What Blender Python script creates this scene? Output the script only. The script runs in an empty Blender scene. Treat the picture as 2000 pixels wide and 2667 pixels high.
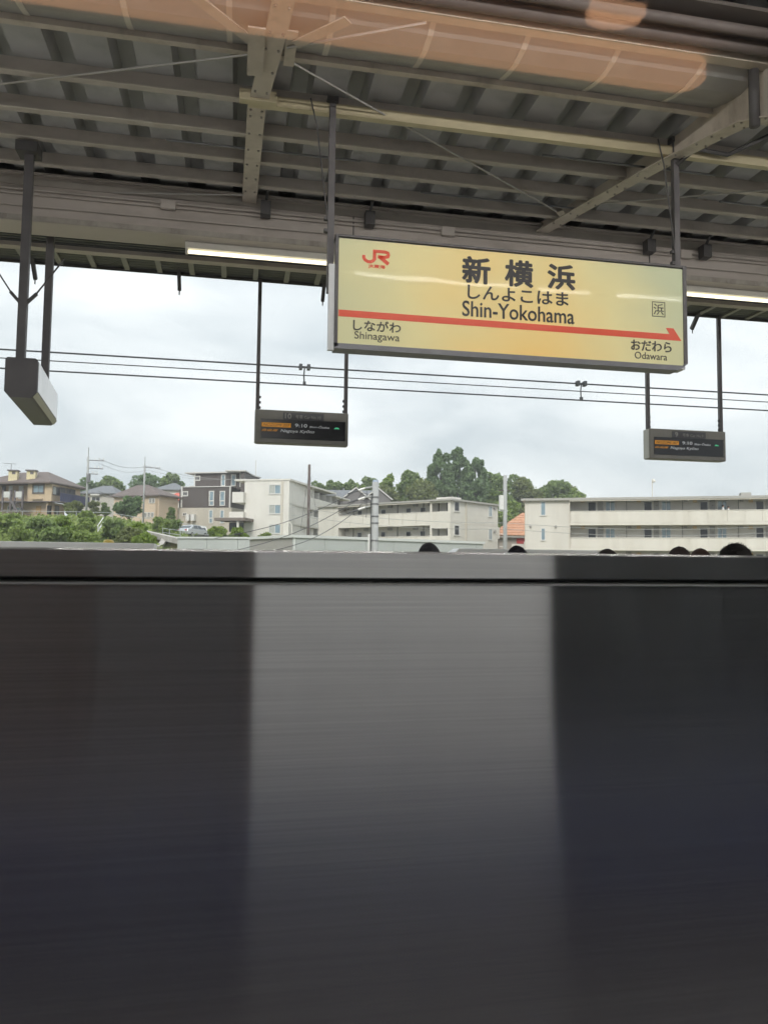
import bpy, bmesh, math, random
import numpy as np
from mathutils import Vector, Matrix

random.seed(7)
RNG = np.random.default_rng(11)
scene = bpy.context.scene
COL = scene.collection
R_ = math.radians

# ------------------------------------------------------------------ camera, sky, sun, exposure
# origin of the scene = the eye; X runs along the track, Y across the platform, Z up
YAW, PITCH, ROLL = R_(10.904), R_(3.959), R_(0.647)
FPX, CX, CY = 2000.0, 1000.0, 1333.5
_f = np.array([math.sin(YAW)*math.cos(PITCH), math.cos(YAW)*math.cos(PITCH), math.sin(PITCH)])
_r = np.array([math.cos(YAW), -math.sin(YAW), 0.0]); _u = np.cross(_r, _f)
_r, _u = math.cos(ROLL)*_r + math.sin(ROLL)*_u, -math.sin(ROLL)*_r + math.cos(ROLL)*_u
cam_d = bpy.data.cameras.new('camera'); cam = bpy.data.objects.new('camera', cam_d); COL.objects.link(cam)
cam_d.sensor_fit = 'VERTICAL'; cam_d.sensor_height = 36.0; cam_d.lens = 36.0*FPX/2667.0
cam_d.clip_start = 0.004; cam_d.clip_end = 3000
cam_d.dof.use_dof = True; cam_d.dof.focus_distance = 9.0; cam_d.dof.aperture_fstop = 9.0
m = Matrix.Identity(4)
for i in range(3):
    m[i][0], m[i][1], m[i][2] = _r[i], _u[i], -_f[i]
cam.matrix_world = m
scene.camera = cam

SUN_EL, SUN_AZ = 42.0, 200.0        # degrees; azimuth measured from +Y towards +X
world = bpy.data.worlds.new('World'); scene.world = world; world.use_nodes = True
wt = world.node_tree; wt.nodes.clear()
def wn(t, **k):
    n = wt.nodes.new(t)
    for a, b in k.items(): setattr(n, a, b)
    return n
out = wn('ShaderNodeOutputWorld'); bg = wn('ShaderNodeBackground')
sky = wn('ShaderNodeTexSky', sky_type='NISHITA', sun_disc=False, sun_elevation=R_(SUN_EL), sun_rotation=R_(SUN_AZ), dust_density=3.0, air_density=1.2)
tc = wn('ShaderNodeTexCoord')
mp = wn('ShaderNodeMapping'); mp.inputs['Scale'].default_value = (1.0, 1.0, 2.6)
ns = wn('ShaderNodeTexNoise'); ns.inputs['Scale'].default_value = 3.2; ns.inputs['Detail'].default_value = 7; ns.inputs['Roughness'].default_value = 0.5; ns.inputs['Distortion'].default_value = 0.35
rp = wn('ShaderNodeValToRGB')
e = rp.color_ramp.elements
e[0].position, e[0].color = 0.36, (5.4, 6.0, 6.3, 1)
e[1].position, e[1].color = 0.64, (8.3, 8.7, 8.75, 1)
sx = wn('ShaderNodeSeparateXYZ')
ma = wn('ShaderNodeMath', operation='MAXIMUM'); ma.inputs[1].default_value = 0
mb2 = wn('ShaderNodeMath', operation='MULTIPLY')
mc = wn('ShaderNodeMath', operation='MULTIPLY_ADD'); mc.inputs[1].default_value = 0.9; mc.inputs[2].default_value = 1.0
mul = wn('ShaderNodeVectorMath', operation='SCALE')
mix = wn('ShaderNodeMixRGB'); mix.inputs[0].default_value = 0.93
L = wt.links.new
L(tc.outputs['Generated'], mp.inputs[0]); L(mp.outputs[0], ns.inputs['Vector']); L(ns.outputs[0], rp.inputs[0])
L(tc.outputs['Generated'], sx.inputs[0]); L(sx.outputs[2], ma.inputs[0]); L(ma.outputs[0], mb2.inputs[0]); L(ma.outputs[0], mb2.inputs[1]); L(mb2.outputs[0], mc.inputs[0])
L(rp.outputs[0], mul.inputs[0]); L(mc.outputs[0], mul.inputs['Scale'])
L(sky.outputs[0], mix.inputs[1]); L(mul.outputs[0], mix.inputs[2]); L(mix.outputs[0], bg.inputs[0])
bg.inputs[1].default_value = 0.080
L(bg.outputs[0], out.inputs[0])

sd = bpy.data.lights.new('sun', 'SUN'); sun = bpy.data.objects.new('sun', sd); COL.objects.link(sun)
sd.energy = 1.5; sd.angle = R_(20); sd.color = (1.0, 0.96, 0.9)
sv = Vector((math.sin(R_(SUN_AZ))*math.cos(R_(SUN_EL)), math.cos(R_(SUN_AZ))*math.cos(R_(SUN_EL)), math.sin(R_(SUN_EL))))
sun.rotation_euler = sv.to_track_quat('Z', 'Y').to_euler(); sun.location = sv*60

vs = scene.view_settings
vs.view_transform = 'Standard'; vs.look = 'None'; vs.exposure = 0.66; vs.gamma = 1.0; vs.use_curve_mapping = False
scene.render.engine = 'CYCLES'
scene.cycles.use_denoising = True
scene.cycles.max_bounces = 6; scene.cycles.diffuse_bounces = 3; scene.cycles.glossy_bounces = 3; scene.cycles.use_adaptive_sampling = True; scene.cycles.adaptive_threshold = 0.035; scene.cycles.transparent_max_bounces = 12
scene.cycles.sample_clamp_indirect = 6.0
scene.cycles.caustics_reflective = False; scene.cycles.caustics_refractive = False
scene.render.filter_size = 1.6

# ------------------------------------------------------------------ pixel -> point helpers (photo pixels, 2000 x 2667)
def axis_ray(px, py):
    return _f + _r*((px-CX)/FPX) - _u*((py-CY)/FPX)           # axial depth 1
def at(px, py, depth): return axis_ray(px, py)*depth          # point at an axial depth
def atY(px, py, Y):
    d = axis_ray(px, py); return d*(Y/d[1])
def hor(px): # horizon row at a column
    d0, d1 = axis_ray(px, 1400)[2], axis_ray(px, 1500)[2]
    return 1400 + 100*d0/(d0-d1)

# ------------------------------------------------------------------ materials
MATS = {}
def mat(name, col=(.5, .5, .5), rough=.6, metal=0.0, var=0.0, vscale=6.0, vcol=None, stretch=(1, 1, 1), bump=0.0, bscale=40.0, emit=None, es=0.0, spec=0.5, island=None, detail=5.0, dirt=None, coat=0.0, transl=0.0):
    """procedural principled material: base colour varied by noise towards vcol, optional per-island variation, fine bump, dirt blotches"""
    if name in MATS: return MATS[name]
    M = bpy.data.materials.new(name); M.use_nodes = True; t = M.node_tree; N = t.nodes; K = t.links.new
    b = N['Principled BSDF']
    b.inputs['Base Color'].default_value = (*col, 1); b.inputs['Roughness'].default_value = rough; b.inputs['Metallic'].default_value = metal
    b.inputs['Specular IOR Level'].default_value = spec
    if coat: b.inputs['Coat Weight'].default_value = coat; b.inputs['Coat Roughness'].default_value = 0.03
    cur = None
    g = N.new('ShaderNodeNewGeometry'); tcx = N.new('ShaderNodeTexCoord'); mpx = N.new('ShaderNodeMapping'); mpx.inputs['Scale'].default_value = stretch
    K(tcx.outputs['Object'], mpx.inputs[0])
    if var or vcol:
        n = N.new('ShaderNodeTexNoise'); n.inputs['Scale'].default_value = vscale; n.inputs['Detail'].default_value = detail; n.inputs['Roughness'].default_value = .6
        K(mpx.outputs[0], n.inputs['Vector'])
        c2 = vcol or tuple(c*(1-var) for c in col)
        rr = N.new('ShaderNodeValToRGB'); rr.color_ramp.elements[0].position = .35; rr.color_ramp.elements[1].position = .68
        rr.color_ramp.elements[0].color = (*c2, 1); rr.color_ramp.elements[1].color = (*col, 1)
        K(n.outputs[0], rr.inputs[0]); cur = rr.outputs[0]
        rm = N.new('ShaderNodeMapRange'); rm.inputs['To Min'].default_value = max(.02, rough-.12); rm.inputs['To Max'].default_value = min(1, rough+.12)
        K(n.outputs[0], rm.inputs[0]); K(rm.outputs[0], b.inputs['Roughness'])
    if island:
        mr = N.new('ShaderNodeMixRGB'); K(g.outputs['Random Per Island'], mr.inputs[0])
        if cur: K(cur, mr.inputs[1])
        else: mr.inputs[1].default_value = (*col, 1)
        mr.inputs[2].default_value = (*island, 1); cur = mr.outputs[0]
    if dirt:
        dcol, dsc, amt = dirt
        n2 = N.new('ShaderNodeTexNoise'); n2.inputs['Scale'].default_value = dsc; n2.inputs['Detail'].default_value = 8; n2.inputs['Roughness'].default_value = .7
        mp2 = N.new('ShaderNodeMapping'); mp2.inputs['Scale'].default_value = (stretch[0], stretch[1], stretch[2]*.35); K(tcx.outputs['Object'], mp2.inputs[0]); K(mp2.outputs[0], n2.inputs['Vector'])
        r2 = N.new('ShaderNodeMapRange'); r2.inputs['From Min'].default_value = .5; r2.inputs['From Max'].default_value = .75; r2.inputs['To Max'].default_value = amt
        K(n2.outputs[0], r2.inputs[0])
        mr = N.new('ShaderNodeMixRGB'); K(r2.outputs[0], mr.inputs[0])
        if cur: K(cur, mr.inputs[1])
        else: mr.inputs[1].default_value = (*col, 1)
        mr.inputs[2].default_value = (*dcol, 1); cur = mr.outputs[0]
    if cur: K(cur, b.inputs['Base Color'])
    if bump:
        n3 = N.new('ShaderNodeTexNoise'); n3.inputs['Scale'].default_value = bscale; n3.inputs['Detail'].default_value = 4; K(mpx.outputs[0], n3.inputs['Vector'])
        bp = N.new('ShaderNodeBump'); bp.inputs['Strength'].default_value = bump; bp.inputs['Distance'].default_value = .01; K(n3.outputs[0], bp.inputs['Height']); K(bp.outputs[0], b.inputs['Normal'])
    if emit is not None:
        b.inputs['Emission Color'].default_value = (*emit, 1); b.inputs['Emission Strength'].default_value = es
    if transl:
        tb = N.new('ShaderNodeBsdfTranslucent'); ms = N.new('ShaderNodeMixShader'); ms.inputs[0].default_value = transl
        if cur: K(cur, tb.inputs[0])
        else: tb.inputs[0].default_value = (*col, 1)
        K(b.outputs[0], ms.inputs[1]); K(tb.outputs[0], ms.inputs[2]); K(ms.outputs[0], N['Material Output'].inputs[0])
    MATS[name] = M
    return M

# ------------------------------------------------------------------ object helpers
ORG = {}
def tag(o, label=None, cat=None, group=None, kind=None):
    if label: o['label'] = label
    if cat: o['category'] = cat
    if group: o['group'] = group
    if kind: o['kind'] = kind
    return o
def thing(name, loc, label, cat, group=None):
    o = bpy.data.objects.new(name, None); COL.objects.link(o); o.location = loc; o.empty_display_size = .1
    ORG[o.name] = Vector(loc)
    return tag(o, label, cat, group)
class MB:
    """collects shapes in world coordinates, builds ONE mesh object"""
    def __init__(s): s.v, s.f = [], []
    def add(s, vs_, fs): 
        k = len(s.v); s.v += [tuple(map(float, p)) for p in vs_]; s.f += [tuple(k+i for i in q) for q in fs]; return s
    def box(s, x0, x1, y0, y1, z0, z1):
        return s.add([(x0,y0,z0),(x1,y0,z0),(x1,y1,z0),(x0,y1,z0),(x0,y0,z1),(x1,y0,z1),(x1,y1,z1),(x0,y1,z1)], HEX)
    def hexa(s, p): return s.add(p, HEX)
    def bar(s, a, b, w, h, up=(0, 0, 1)):
        a, b, up = Vector(a), Vector(b), Vector(up); d = (b-a).normalized(); x = d.cross(up)
        if x.length < 1e-4: x = d.cross(Vector((0, 1, 0)))
        x.normalize(); z = x.cross(d); x, z = x*w/2, z*h/2
        return s.add([a-x-z, a+x-z, b+x-z, b-x-z, a-x+z, a+x+z, b+x+z, b-x+z], HEX)
    def tube(s, pts, r, n=8, r2=None, cap=True):
        pts = [Vector(p) for p in pts]; m_ = len(pts); rings = []
        for i, p in enumerate(pts):
            d = (pts[min(i+1, m_-1)]-pts[max(i-1, 0)]).normalized()
            x = d.cross(Vector((0, 0, 1)))
            if x.length < 1e-3: x = Vector((1, 0, 0))
            x.normalize(); y = d.cross(x)
            rr = r if r2 is None else r+(r2-r)*i/(m_-1)
            rings += [p+(x*math.cos(2*math.pi*j/n)+y*math.sin(2*math.pi*j/n))*rr for j in range(n)]
        fs = [(i*n+j, i*n+(j+1)%n, (i+1)*n+(j+1)%n, (i+1)*n+j) for i in range(m_-1) for j in range(n)]
        if cap: fs += [tuple(range(n))[::-1], tuple((m_-1)*n+j for j in range(n))]
        return s.add(rings, fs)
    def prism(s, poly, d):
        """polygon (list of 3-D points) extruded by vector d"""
        n = len(poly); P = [Vector(p) for p in poly]; d = Vector(d)
        return s.add(P+[p+d for p in P], [tuple(range(n))[::-1], tuple(range(n, 2*n))]+[(i, (i+1)%n, n+(i+1)%n, n+i) for i in range(n)])
    def strip(s, prof, d, th):
        """profile (list of points) extruded by d, with thickness vector th"""
        n = len(prof); P = [Vector(p) for p in prof]; d, th = Vector(d), Vector(th)
        vs_ = P+[p+d for p in P]+[p+th for p in P]+[p+d+th for p in P]
        fs = []
        for i in range(n-1):
            fs += [(i, i+1, n+i+1, n+i), (2*n+i, 3*n+i, 3*n+i+1, 2*n+i+1), (i, 2*n+i, 2*n+i+1, i+1), (n+i, n+i+1, 3*n+i+1, 3*n+i)]
        fs += [(0, n, 3*n, 2*n), (n-1, 3*n-1, 4*n-1, 2*n-1)]
        return s.add(vs_, fs)
    def mesh(s, name, org=(0, 0, 0)):
        me = bpy.data.meshes.new(name); o = Vector(org)
        me.from_pydata([tuple(Vector(p)-o) for p in s.v], [], s.f)
        b = bmesh.new(); b.from_mesh(me); bmesh.ops.recalc_face_normals(b, faces=b.faces); b.to_mesh(me); b.free()
        return me
    def build(s, name, material, parent=None, smooth=False, bevel=0.0):
        org = Vector((0, 0, 0))
        if parent is not None: org = ORG[parent.name]
        me = s.mesh(name, org)
        o = bpy.data.objects.new(name, me); COL.objects.link(o)
        if material: me.materials.append(material)
        if parent is not None: o.parent = parent
        ORG[o.name] = org
        if smooth:
            for p in me.polygons: p.use_smooth = True
        if bevel:
            md = o.modifiers.new('bevel', 'BEVEL'); md.width = bevel; md.segments = 2; md.limit_method = 'ANGLE'
        return o
HEX = [(0,3,2,1),(4,5,6,7),(0,1,5,4),(1,2,6,5),(2,3,7,6),(3,0,4,7)]
def link_copy(o, parent, loc):
    c = o.copy(); COL.objects.link(c); c.parent = parent; c.location = loc; ORG[c.name] = ORG[o.name]; return c
def copy_tree(o, parent=None, dloc=None):
    c = o.copy(); COL.objects.link(c); c.parent = parent
    if dloc is not None: c.location = o.location+Vector(dloc)
    ORG[c.name] = Vector(c.location) if parent is None else ORG[parent.name]
    for ch in list(o.children): copy_tree(ch, c)
    return c
def struct(o): o['kind'] = 'structure'; return o

def text_mesh(s, size, bold=0.0, depth=.002, shear=0.0, space=1.0):
    cu = bpy.data.curves.new('lettering', 'FONT'); cu.body = s; cu.size = size; cu.align_x = 'CENTER'; cu.align_y = 'CENTER'
    cu.extrude = depth; cu.offset = bold; cu.shear = shear; cu.space_character = space; cu.resolution_u = 4
    o = bpy.data.objects.new('lettering', cu); COL.objects.link(o)
    dg = bpy.context.evaluated_depsgraph_get(); me = bpy.data.meshes.new_from_object(o.evaluated_get(dg))
    bpy.data.objects.remove(o); bpy.data.curves.remove(cu)
    return me
def lettering(s, x, y, z, w, h, material, parent, name='lettering', bold=0.0, shear=0.0, space=1.0):
    """text standing on a face that looks towards -Y, scaled to w x h metres, centred at x, z"""
    me = text_mesh(s, 1.0, 0.0, .004, shear, space)
    if bold: # heavier weight: the glyphs repeated at small offsets in one mesh
        b_ = bmesh.new(); b_.from_mesh(me)
        for i in range(8):
            t_ = bpy.data.meshes.new('t'); c_ = b_.copy() if False else None
            k_ = bmesh.new(); k_.from_mesh(me); bmesh.ops.translate(k_, verts=k_.verts, vec=(bold*math.cos(i*math.pi/4), bold*math.sin(i*math.pi/4), .0003*(i+1))); k_.to_mesh(t_); k_.free(); b_.from_mesh(t_); bpy.data.meshes.remove(t_)
        b_.to_mesh(me); b_.free()
    co = np.array([v.co[:] for v in me.vertices]); lo, hi = co.min(0), co.max(0)
    sx_, sz_ = w/(hi[0]-lo[0]), h/(hi[1]-lo[1]); c = (lo+hi)/2; org = ORG[parent.name]
    for v in me.vertices:
        p = v.co.copy()
        v.co = (x+(p.x-c[0])*sx_-org.x, y-p.z-org.y, z+(p.y-c[1])*sz_-org.z)
    me.materials.clear(); me.materials.append(material)
    o = bpy.data.objects.new(name, me); COL.objects.link(o); o.parent = parent; ORG[o.name] = org
    return o
# ------------------------------------------------------------------ the station: platform, train car, barrier, canopy
FLOOR = -1.55
M_conc = mat('platform_concrete', (.46, .44, .41), .8, var=.3, vscale=1.2, bump=.1, bscale=60)
M_steel = mat('painted_steel', (.55, .495, .45), .55, var=.18, vscale=2.2, stretch=(.5, 1, 1.6), dirt=((.2, .175, .15), 2.2, .65))
M_steel2 = mat('rafter_paint', (.60, .53, .455), .5, var=.15, vscale=3, dirt=((.2, .16, .12), 2.4, .7))
M_deck = mat('deck_zinc', (.48, .475, .47), .5, metal=.0, var=.18, vscale=1.6, dirt=((.19, .18, .175), 1.6, .7))
M_dark = mat('dark_bracket', (.09, .085, .085), .6, var=.2)
M_post = mat('brown_post', (.125, .116, .12), .5, var=.25, vscale=4)
M_cream = mat('cream_tray', (.62, .54, .36), .45, var=.12, vscale=3)
M_conduit = mat('grey_conduit', (.2, .2, .21), .4, var=.2)
M_louver = mat('louver_grey', (.09, .092, .1), .5, var=.3, vscale=5)
M_batten = mat('batten_grey', (.34, .33, .31), .6, var=.2)
M_trough = mat('lamp_trough', (.6, .58, .52), .4, var=.1)
M_tube = mat('lamp_tube', (.9, .9, .85), .4, emit=(1.0, .90, .64), es=1.05)
M_gut = mat('gutter_pipe_brown', (.15, .125, .115), .6, var=.2)
M_vault = mat('vault_panel', (.40, .39, .375), .45, var=.15, vscale=1.5, dirt=((.15, .14, .13), .8, .4))

struct(MB().box(-14, 26, .25, 10.1, FLOOR-.3, FLOOR).build('platform', M_conc))
struct(MB().box(-14, 26, .26, 1.14, FLOOR+.002, FLOOR+.008).build('bounce_blocker', mat('bounce_blocker_dark', (.05, .05, .055), .7, var=.3)))  # unseen dark strip added to cut light bounced onto the lower train
mb = MB()
M_tact = mat('tactile_yellow', (.55, .38, .05), .7, var=.2)
struct(MB().box(-14, 26, 2.0, 2.3, FLOOR+.002, FLOOR+.006).build('tactile_strip', M_tact))
struct(MB().box(-14, 26, .25, 10.1, -7.0, FLOOR-.304).build('platform_wall', M_conc))

# brushed steel barrier along the platform edge
def brushed():
    """stainless sheet brushed along X: sharp sideways, strongly spread up and down"""
    M = bpy.data.materials.new('brushed_steel'); M.use_nodes = True; t = M.node_tree; N = t.nodes; K = t.links.new
    N.remove(N['Principled BSDF']); g = N.new('ShaderNodeBsdfAnisotropic'); g.distribution = 'GGX'; g.inputs['Anisotropy'].default_value = .80
    tcx = N.new('ShaderNodeTexCoord')
    def noise(sc, stretch, det=3.0, ro=.6):
        mpx = N.new('ShaderNodeMapping'); mpx.inputs['Scale'].default_value = stretch; K(tcx.outputs['Object'], mpx.inputs[0])
        n = N.new('ShaderNodeTexNoise'); n.inputs['Scale'].default_value = sc; n.inputs['Detail'].default_value = det; n.inputs['Roughness'].default_value = ro
        K(mpx.outputs[0], n.inputs['Vector']); return n.outputs[0]
    fine = noise(1.0, (1.1, 1, 330), 4, .7); broad = noise(1.0, (.5, 1, 30), 3, .6); blotch = noise(3.0, (1, 1, 1), 5, .65)
    r = N.new('ShaderNodeValToRGB'); K(fine, r.inputs[0]); r.color_ramp.elements[0].position = .3; r.color_ramp.elements[1].position = .75
    r.color_ramp.elements[0].color = (.74, .74, .76, 1); r.color_ramp.elements[1].color = (1.0, 1.0, 1.0, 1)
    m2 = N.new('ShaderNodeMixRGB'); m2.blend_type = 'MULTIPLY'; m2.inputs[0].default_value = .3; K(r.outputs[0], m2.inputs[1])
    r3 = N.new('ShaderNodeValToRGB'); r3.color_ramp.elements[0].position = .35; r3.color_ramp.elements[1].position = .7; r3.color_ramp.elements[0].color = (.84, .84, .86, 1); K(broad, r3.inputs[0]); K(r3.outputs[0], m2.inputs[2])
    K(m2.outputs[0], g.inputs['Color'])
    mr = N.new('ShaderNodeMapRange'); mr.inputs['To Min'].default_value = .15; mr.inputs['To Max'].default_value = .17; K(blotch, mr.inputs[0]); K(mr.outputs[0], g.inputs['Roughness'])
    cv = N.new('ShaderNodeCombineXYZ'); cv.inputs[0].default_value = 1.0; K(cv.outputs[0], g.inputs['Tangent'])
    # dust and hand marks, plus a bluish tint painted in to lift the dark sides
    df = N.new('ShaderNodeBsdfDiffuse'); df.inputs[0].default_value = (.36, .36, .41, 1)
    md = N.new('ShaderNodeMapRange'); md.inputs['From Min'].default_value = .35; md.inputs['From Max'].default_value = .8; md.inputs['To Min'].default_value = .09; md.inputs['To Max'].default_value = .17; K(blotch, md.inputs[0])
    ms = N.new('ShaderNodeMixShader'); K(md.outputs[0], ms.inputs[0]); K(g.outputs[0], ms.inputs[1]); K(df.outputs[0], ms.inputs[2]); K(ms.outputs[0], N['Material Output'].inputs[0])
    return M
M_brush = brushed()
M_groove = mat('groove_black', (.02, .02, .022), .5)
bar_ = thing('platform_barrier', (4, 1.15, FLOOR), 'tall brushed steel platform barrier filling the lower half of the view', 'barrier')
GX0, GX1, GY = -5.0, 13.0, 1.15
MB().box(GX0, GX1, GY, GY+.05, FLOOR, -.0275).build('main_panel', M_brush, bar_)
MB().strip([(GX0, GY-.006, -.0300), (GX0, GY-.006, -.0272), (GX0, GY+.008, -.0245)], (GX1-GX0, 0, 0), (0, .01, -.001)).build('ledge', mat('lip_highlight', (.8, .8, .78), .5, metal=.0), bar_)  # pale lip colour paints in the highlight below the groove
MB().box(GX0, GX1, GY+.010, GY+.05, -.028, -.018).build('groove', M_groove, bar_)
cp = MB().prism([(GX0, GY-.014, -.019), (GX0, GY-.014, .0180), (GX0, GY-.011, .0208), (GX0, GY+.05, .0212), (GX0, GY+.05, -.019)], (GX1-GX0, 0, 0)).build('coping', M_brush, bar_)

bar_.rotation_euler.y = -.003; bar_.location.z += .0112
# far side platform gates (white cabinets), people stand in between
M_white = mat('white_cabinet', (.86, .85, .83), .35, var=.06, vscale=4, dirt=((.5, .48, .45), 2, .4))
M_yel = mat('yellow_lamp', (.65, .48, .1), .4)
def cabinet(x0, x1, label, slant0, slant1, group='white platform gate cabinets on the far side'):
    t = thing('gate_cabinet', ((x0+x1)/2, 9.88, FLOOR), label, 'gate', group)
    z1, z0 = .232, FLOOR
    MB().prism([(x0+slant0, 9.72, z1), (x1-slant1, 9.72, z1), (x1, 9.72, z1-.09), (x1, 9.72, z0), (x0, 9.72, z0), (x0, 9.72, z1-.09)], (0, .35, 0)).build('cabinet_body', M_white, t, bevel=.01)
    MB().box(x0+.15, x1-.15, 9.714, 9.719, FLOOR+.1, -.2).build('front_panel', mat('cabinet_grey', (.5, .5, .5), .4), t)
    return t
c1 = cabinet(-5.5, -.97, 'long white gate cabinet with a yellow lamp on top below the green bank', .02, .0)
pL = atY(283, 1417, 9.8)
MB().tube([(pL[0], 9.82, .228), (pL[0], 9.82, .25), (pL[0], 9.82, .272)], .075, 12, .045).build('lamp', M_yel, c1, smooth=True)
MB().tube([(pL[0]+.19, 9.82, .228), (pL[0]+.19, 9.82, .243)], .03, 10).build('sensor', M_dark, c1)
c2 = cabinet(2.77, 4.95, 'white gate cabinet with sloping ends behind the row of heads', .12, .12)

# ---- canopy
H = 4.1
can = thing('platform_canopy', (3, 6, H), 'steel platform canopy of beige beams and ribbed metal decking over the platform', 'canopy')
X0, X1 = -6.0, 12.0
pur_me = None
for i, Y in enumerate((6.66, 7.22, 7.71, 8.22)):
    # a lipped channel: web towards the camera, bottom flange and lip
    m_ = MB().box(X0, X1, Y-.012, Y, H, H+.125).box(X0, X1, Y, Y+.055, H, H+.008)
    p_ = m_.build('purlin', M_steel, can)
    MB().box(X0, X1, Y-.017, Y-.013, H, H+.012).build('lip', mat('lip_light', (.62, .57, .5), .4, var=.1), p_)
for Y in (-2.5, -1.2, .2, 1.1, 2.0, 3.2, 4.3):
    MB().box(X0, X1, Y-.012, Y, H+.15, H+.275).box(X0, X1, Y, Y+.055, H+.15, H+.158).build('purlin', M_steel, can)
# folded plate deck, one panel per fold (500 mm), shared mesh
def deck_panel(y0, y1, zb, name):
    pr = [(0, y0, zb), (.30, y0, zb), (.335, y0, zb+.15), (.465, y0, zb+.15), (.5, y0, zb)]
    return MB().strip(pr, (0, y1-y0, 0), (0, 0, .006)).mesh(name, (0, 0, 0))
d_me = deck_panel(6.02, 8.98, H+.128, 'deck_panel'); d_me.materials.append(M_deck)
k = 0
x = X0+.08
while x < X1-.4:
    o = bpy.data.objects.new('deck_panel', d_me); COL.objects.link(o); o.parent = can
    o.location = Vector((x, 0, 0))-ORG[can.name]; x += .5
d2 = deck_panel(-3.6, 5.2, H+.28, 'deck_panel'); d2.materials.append(M_deck)
x = X0+.3
while x < X1-.4:
    o = bpy.data.objects.new('deck_panel', d2); COL.objects.link(o); o.parent = can
    o.location = Vector((x, 0, 0))-ORG[can.name]; x += .5
struct(MB().box(X0, X1, -3.6, 9.1, H+.46, H+.49).build('roof_sheet', M_deck))
MB().box(X0, X1, 9.0, 9.03, H-.4, H+.46).build('closure_board', M_steel, can)
# long pan of ceiling panels with light ribs, its rails and the gutter
rail = MB().box(X0, X1, 6.03, 6.09, H+.02, H+.075).build('rail', M_steel2, can)
prof = [(0, 6.04, H+.07), (0, 5.86, H+.01), (0, 5.66, H-.03), (0, 5.5, H-.02), (0, 5.36, H+.03)]
rx = -6.5*.76+.24
ribs = [rx+.76*i for i in range(22)]
v_me = MB().strip([(p[0]+.016, p[1], p[2]+.006) for p in prof], (.76-.032, 0, 0), (0, 0, .006)).mesh('ceiling_panel'); v_me.materials.append(M_vault)
r_me = MB().strip([(p[0]-.022, p[1], p[2]) for p in prof], (.044, 0, 0), (0, 0, .012)).mesh('rib'); r_me.materials.append(mat('rib_light', (.66, .62, .55), .4, var=.1))
for x in ribs:
    for nm, me in (('ceiling_panel', v_me), ('rib', r_me)):
        o = bpy.data.objects.new(nm, me); COL.objects.link(o); o.parent = can; o.location = Vector((x, 0, 0))-ORG[can.name]
MB().box(X0, X1, 5.28, 5.37, H-.005, H+.07).build('rail', mat('rail_cream', (.55, .49, .41), .45, var=.15, dirt=((.25, .2, .16), 1.3, .4)), can)
MB().tube([(X0, 5.2, H+.05), (X1, 5.2, H+.05)], .05, 10).build('gutter_pipe', M_gut, can, smooth=True)
MB().tube([(X0, 5.06, H+.07), (X1, 5.06, H+.07)], .04, 10).build('gutter_pipe', M_gut, can, smooth=True)
MB().box(X0, X1, 4.92, 5.27, H+.13, H+.16).build('gutter_tray', mat('gutter_brown', (.1, .085, .075), .6, var=.2), can)
# rafters deepen towards the column line
def rafter(path, colm):
    """path: (y, x, z of the underside)"""
    w = .16; web = MB(); fl = MB(); bt = MB()
    for (y0, x0, z0), (y1, x1, z1) in zip(path[:-1], path[1:]):
        d = Vector((x1-x0, y1-y0, 0)).normalized(); s_ = Vector((-d.y, d.x, 0))
        if s_.x < 0: s_ = -s_
        a, b = Vector((x0, y0, 0)), Vector((x1, y1, 0)); k_ = s_*.007; f_ = s_*w/2
        Z = lambda p, z: p+Vector((0, 0, z))
        web.hexa([Z(a-k_, z0+.012), Z(a+k_, z0+.012), Z(b+k_, z1+.012), Z(b-k_, z1+.012), Z(a-k_, H+.1), Z(a+k_, H+.1), Z(b+k_, H+.1), Z(b-k_, H+.1)])
        fl.hexa([Z(a-f_, z0), Z(a+f_, z0), Z(b+f_, z1), Z(b-f_, z1), Z(a-f_, z0+.014), Z(a+f_, z0+.014), Z(b+f_, z1+.014), Z(b-f_, z1+.014)])
        for i in range(int((b-a).length/.3)+1):
            q = a+(b-a)*(i/((b-a).length/.3)) if (b-a).length > .3 else a; z = z0+(z1-z0)*((q-a).length/(b-a).length)
            for s in (-1, 1): bt.tube([Z(q+s_*s*.05, z-.012), Z(q+s_*s*.05, z+.002)], .011, 6)
    wo = web.build('rafter', M_steel2, can); fl.build('bottom_flange', M_steel2, wo)
    b_ = bt.build('bolt_heads', mat('bolt_grey', (.3, .27, .24), .5), wo); b_['kind'] = 'stuff'
    if colm:
        y, x, z = path[-1]
        MB().box(x-.007, x+.007, y-.3, y, FLOOR, H+.1).box(x-.1, x+.1, y-.32, y-.302, FLOOR, H+.1).box(x-.1, x+.1, y+.002, y+.02, FLOOR, z).build('column', M_steel2, can)
    return wo
rafter([(8.6, .06, H-.02), (6.7, .09, H-.06), (5.6, .21, H-.1), (4.6, .3, H-.12)], False)
rafter([(8.6, 3.57, H-.03), (7.3, 3.93, H-.06), (6.5, 4.12, H-.12), (6.0, 4.17, H-.21), (5.6, 4.18, H-.31), (5.25, 4.18, H-.47), (5.05, 4.18, H-.7), (4.95, 4.18, H-1.1)], True)
rafter([(8.6, -3.7, H-.03), (6.5, -3.75, H-.12), (5.25, -3.75, H-.45), (4.95, -3.75, H-1.1)], True)
rafter([(8.6, 7.6, H-.03), (6.5, 7.7, H-.06), (4.6, 7.8, H-.12)], False)
MB().tube([(4.09, 5.38, H+.06), (4.09, 5.38, 3.62)], .042, 10).build('drain_pipe', M_dark, can, smooth=True)
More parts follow.
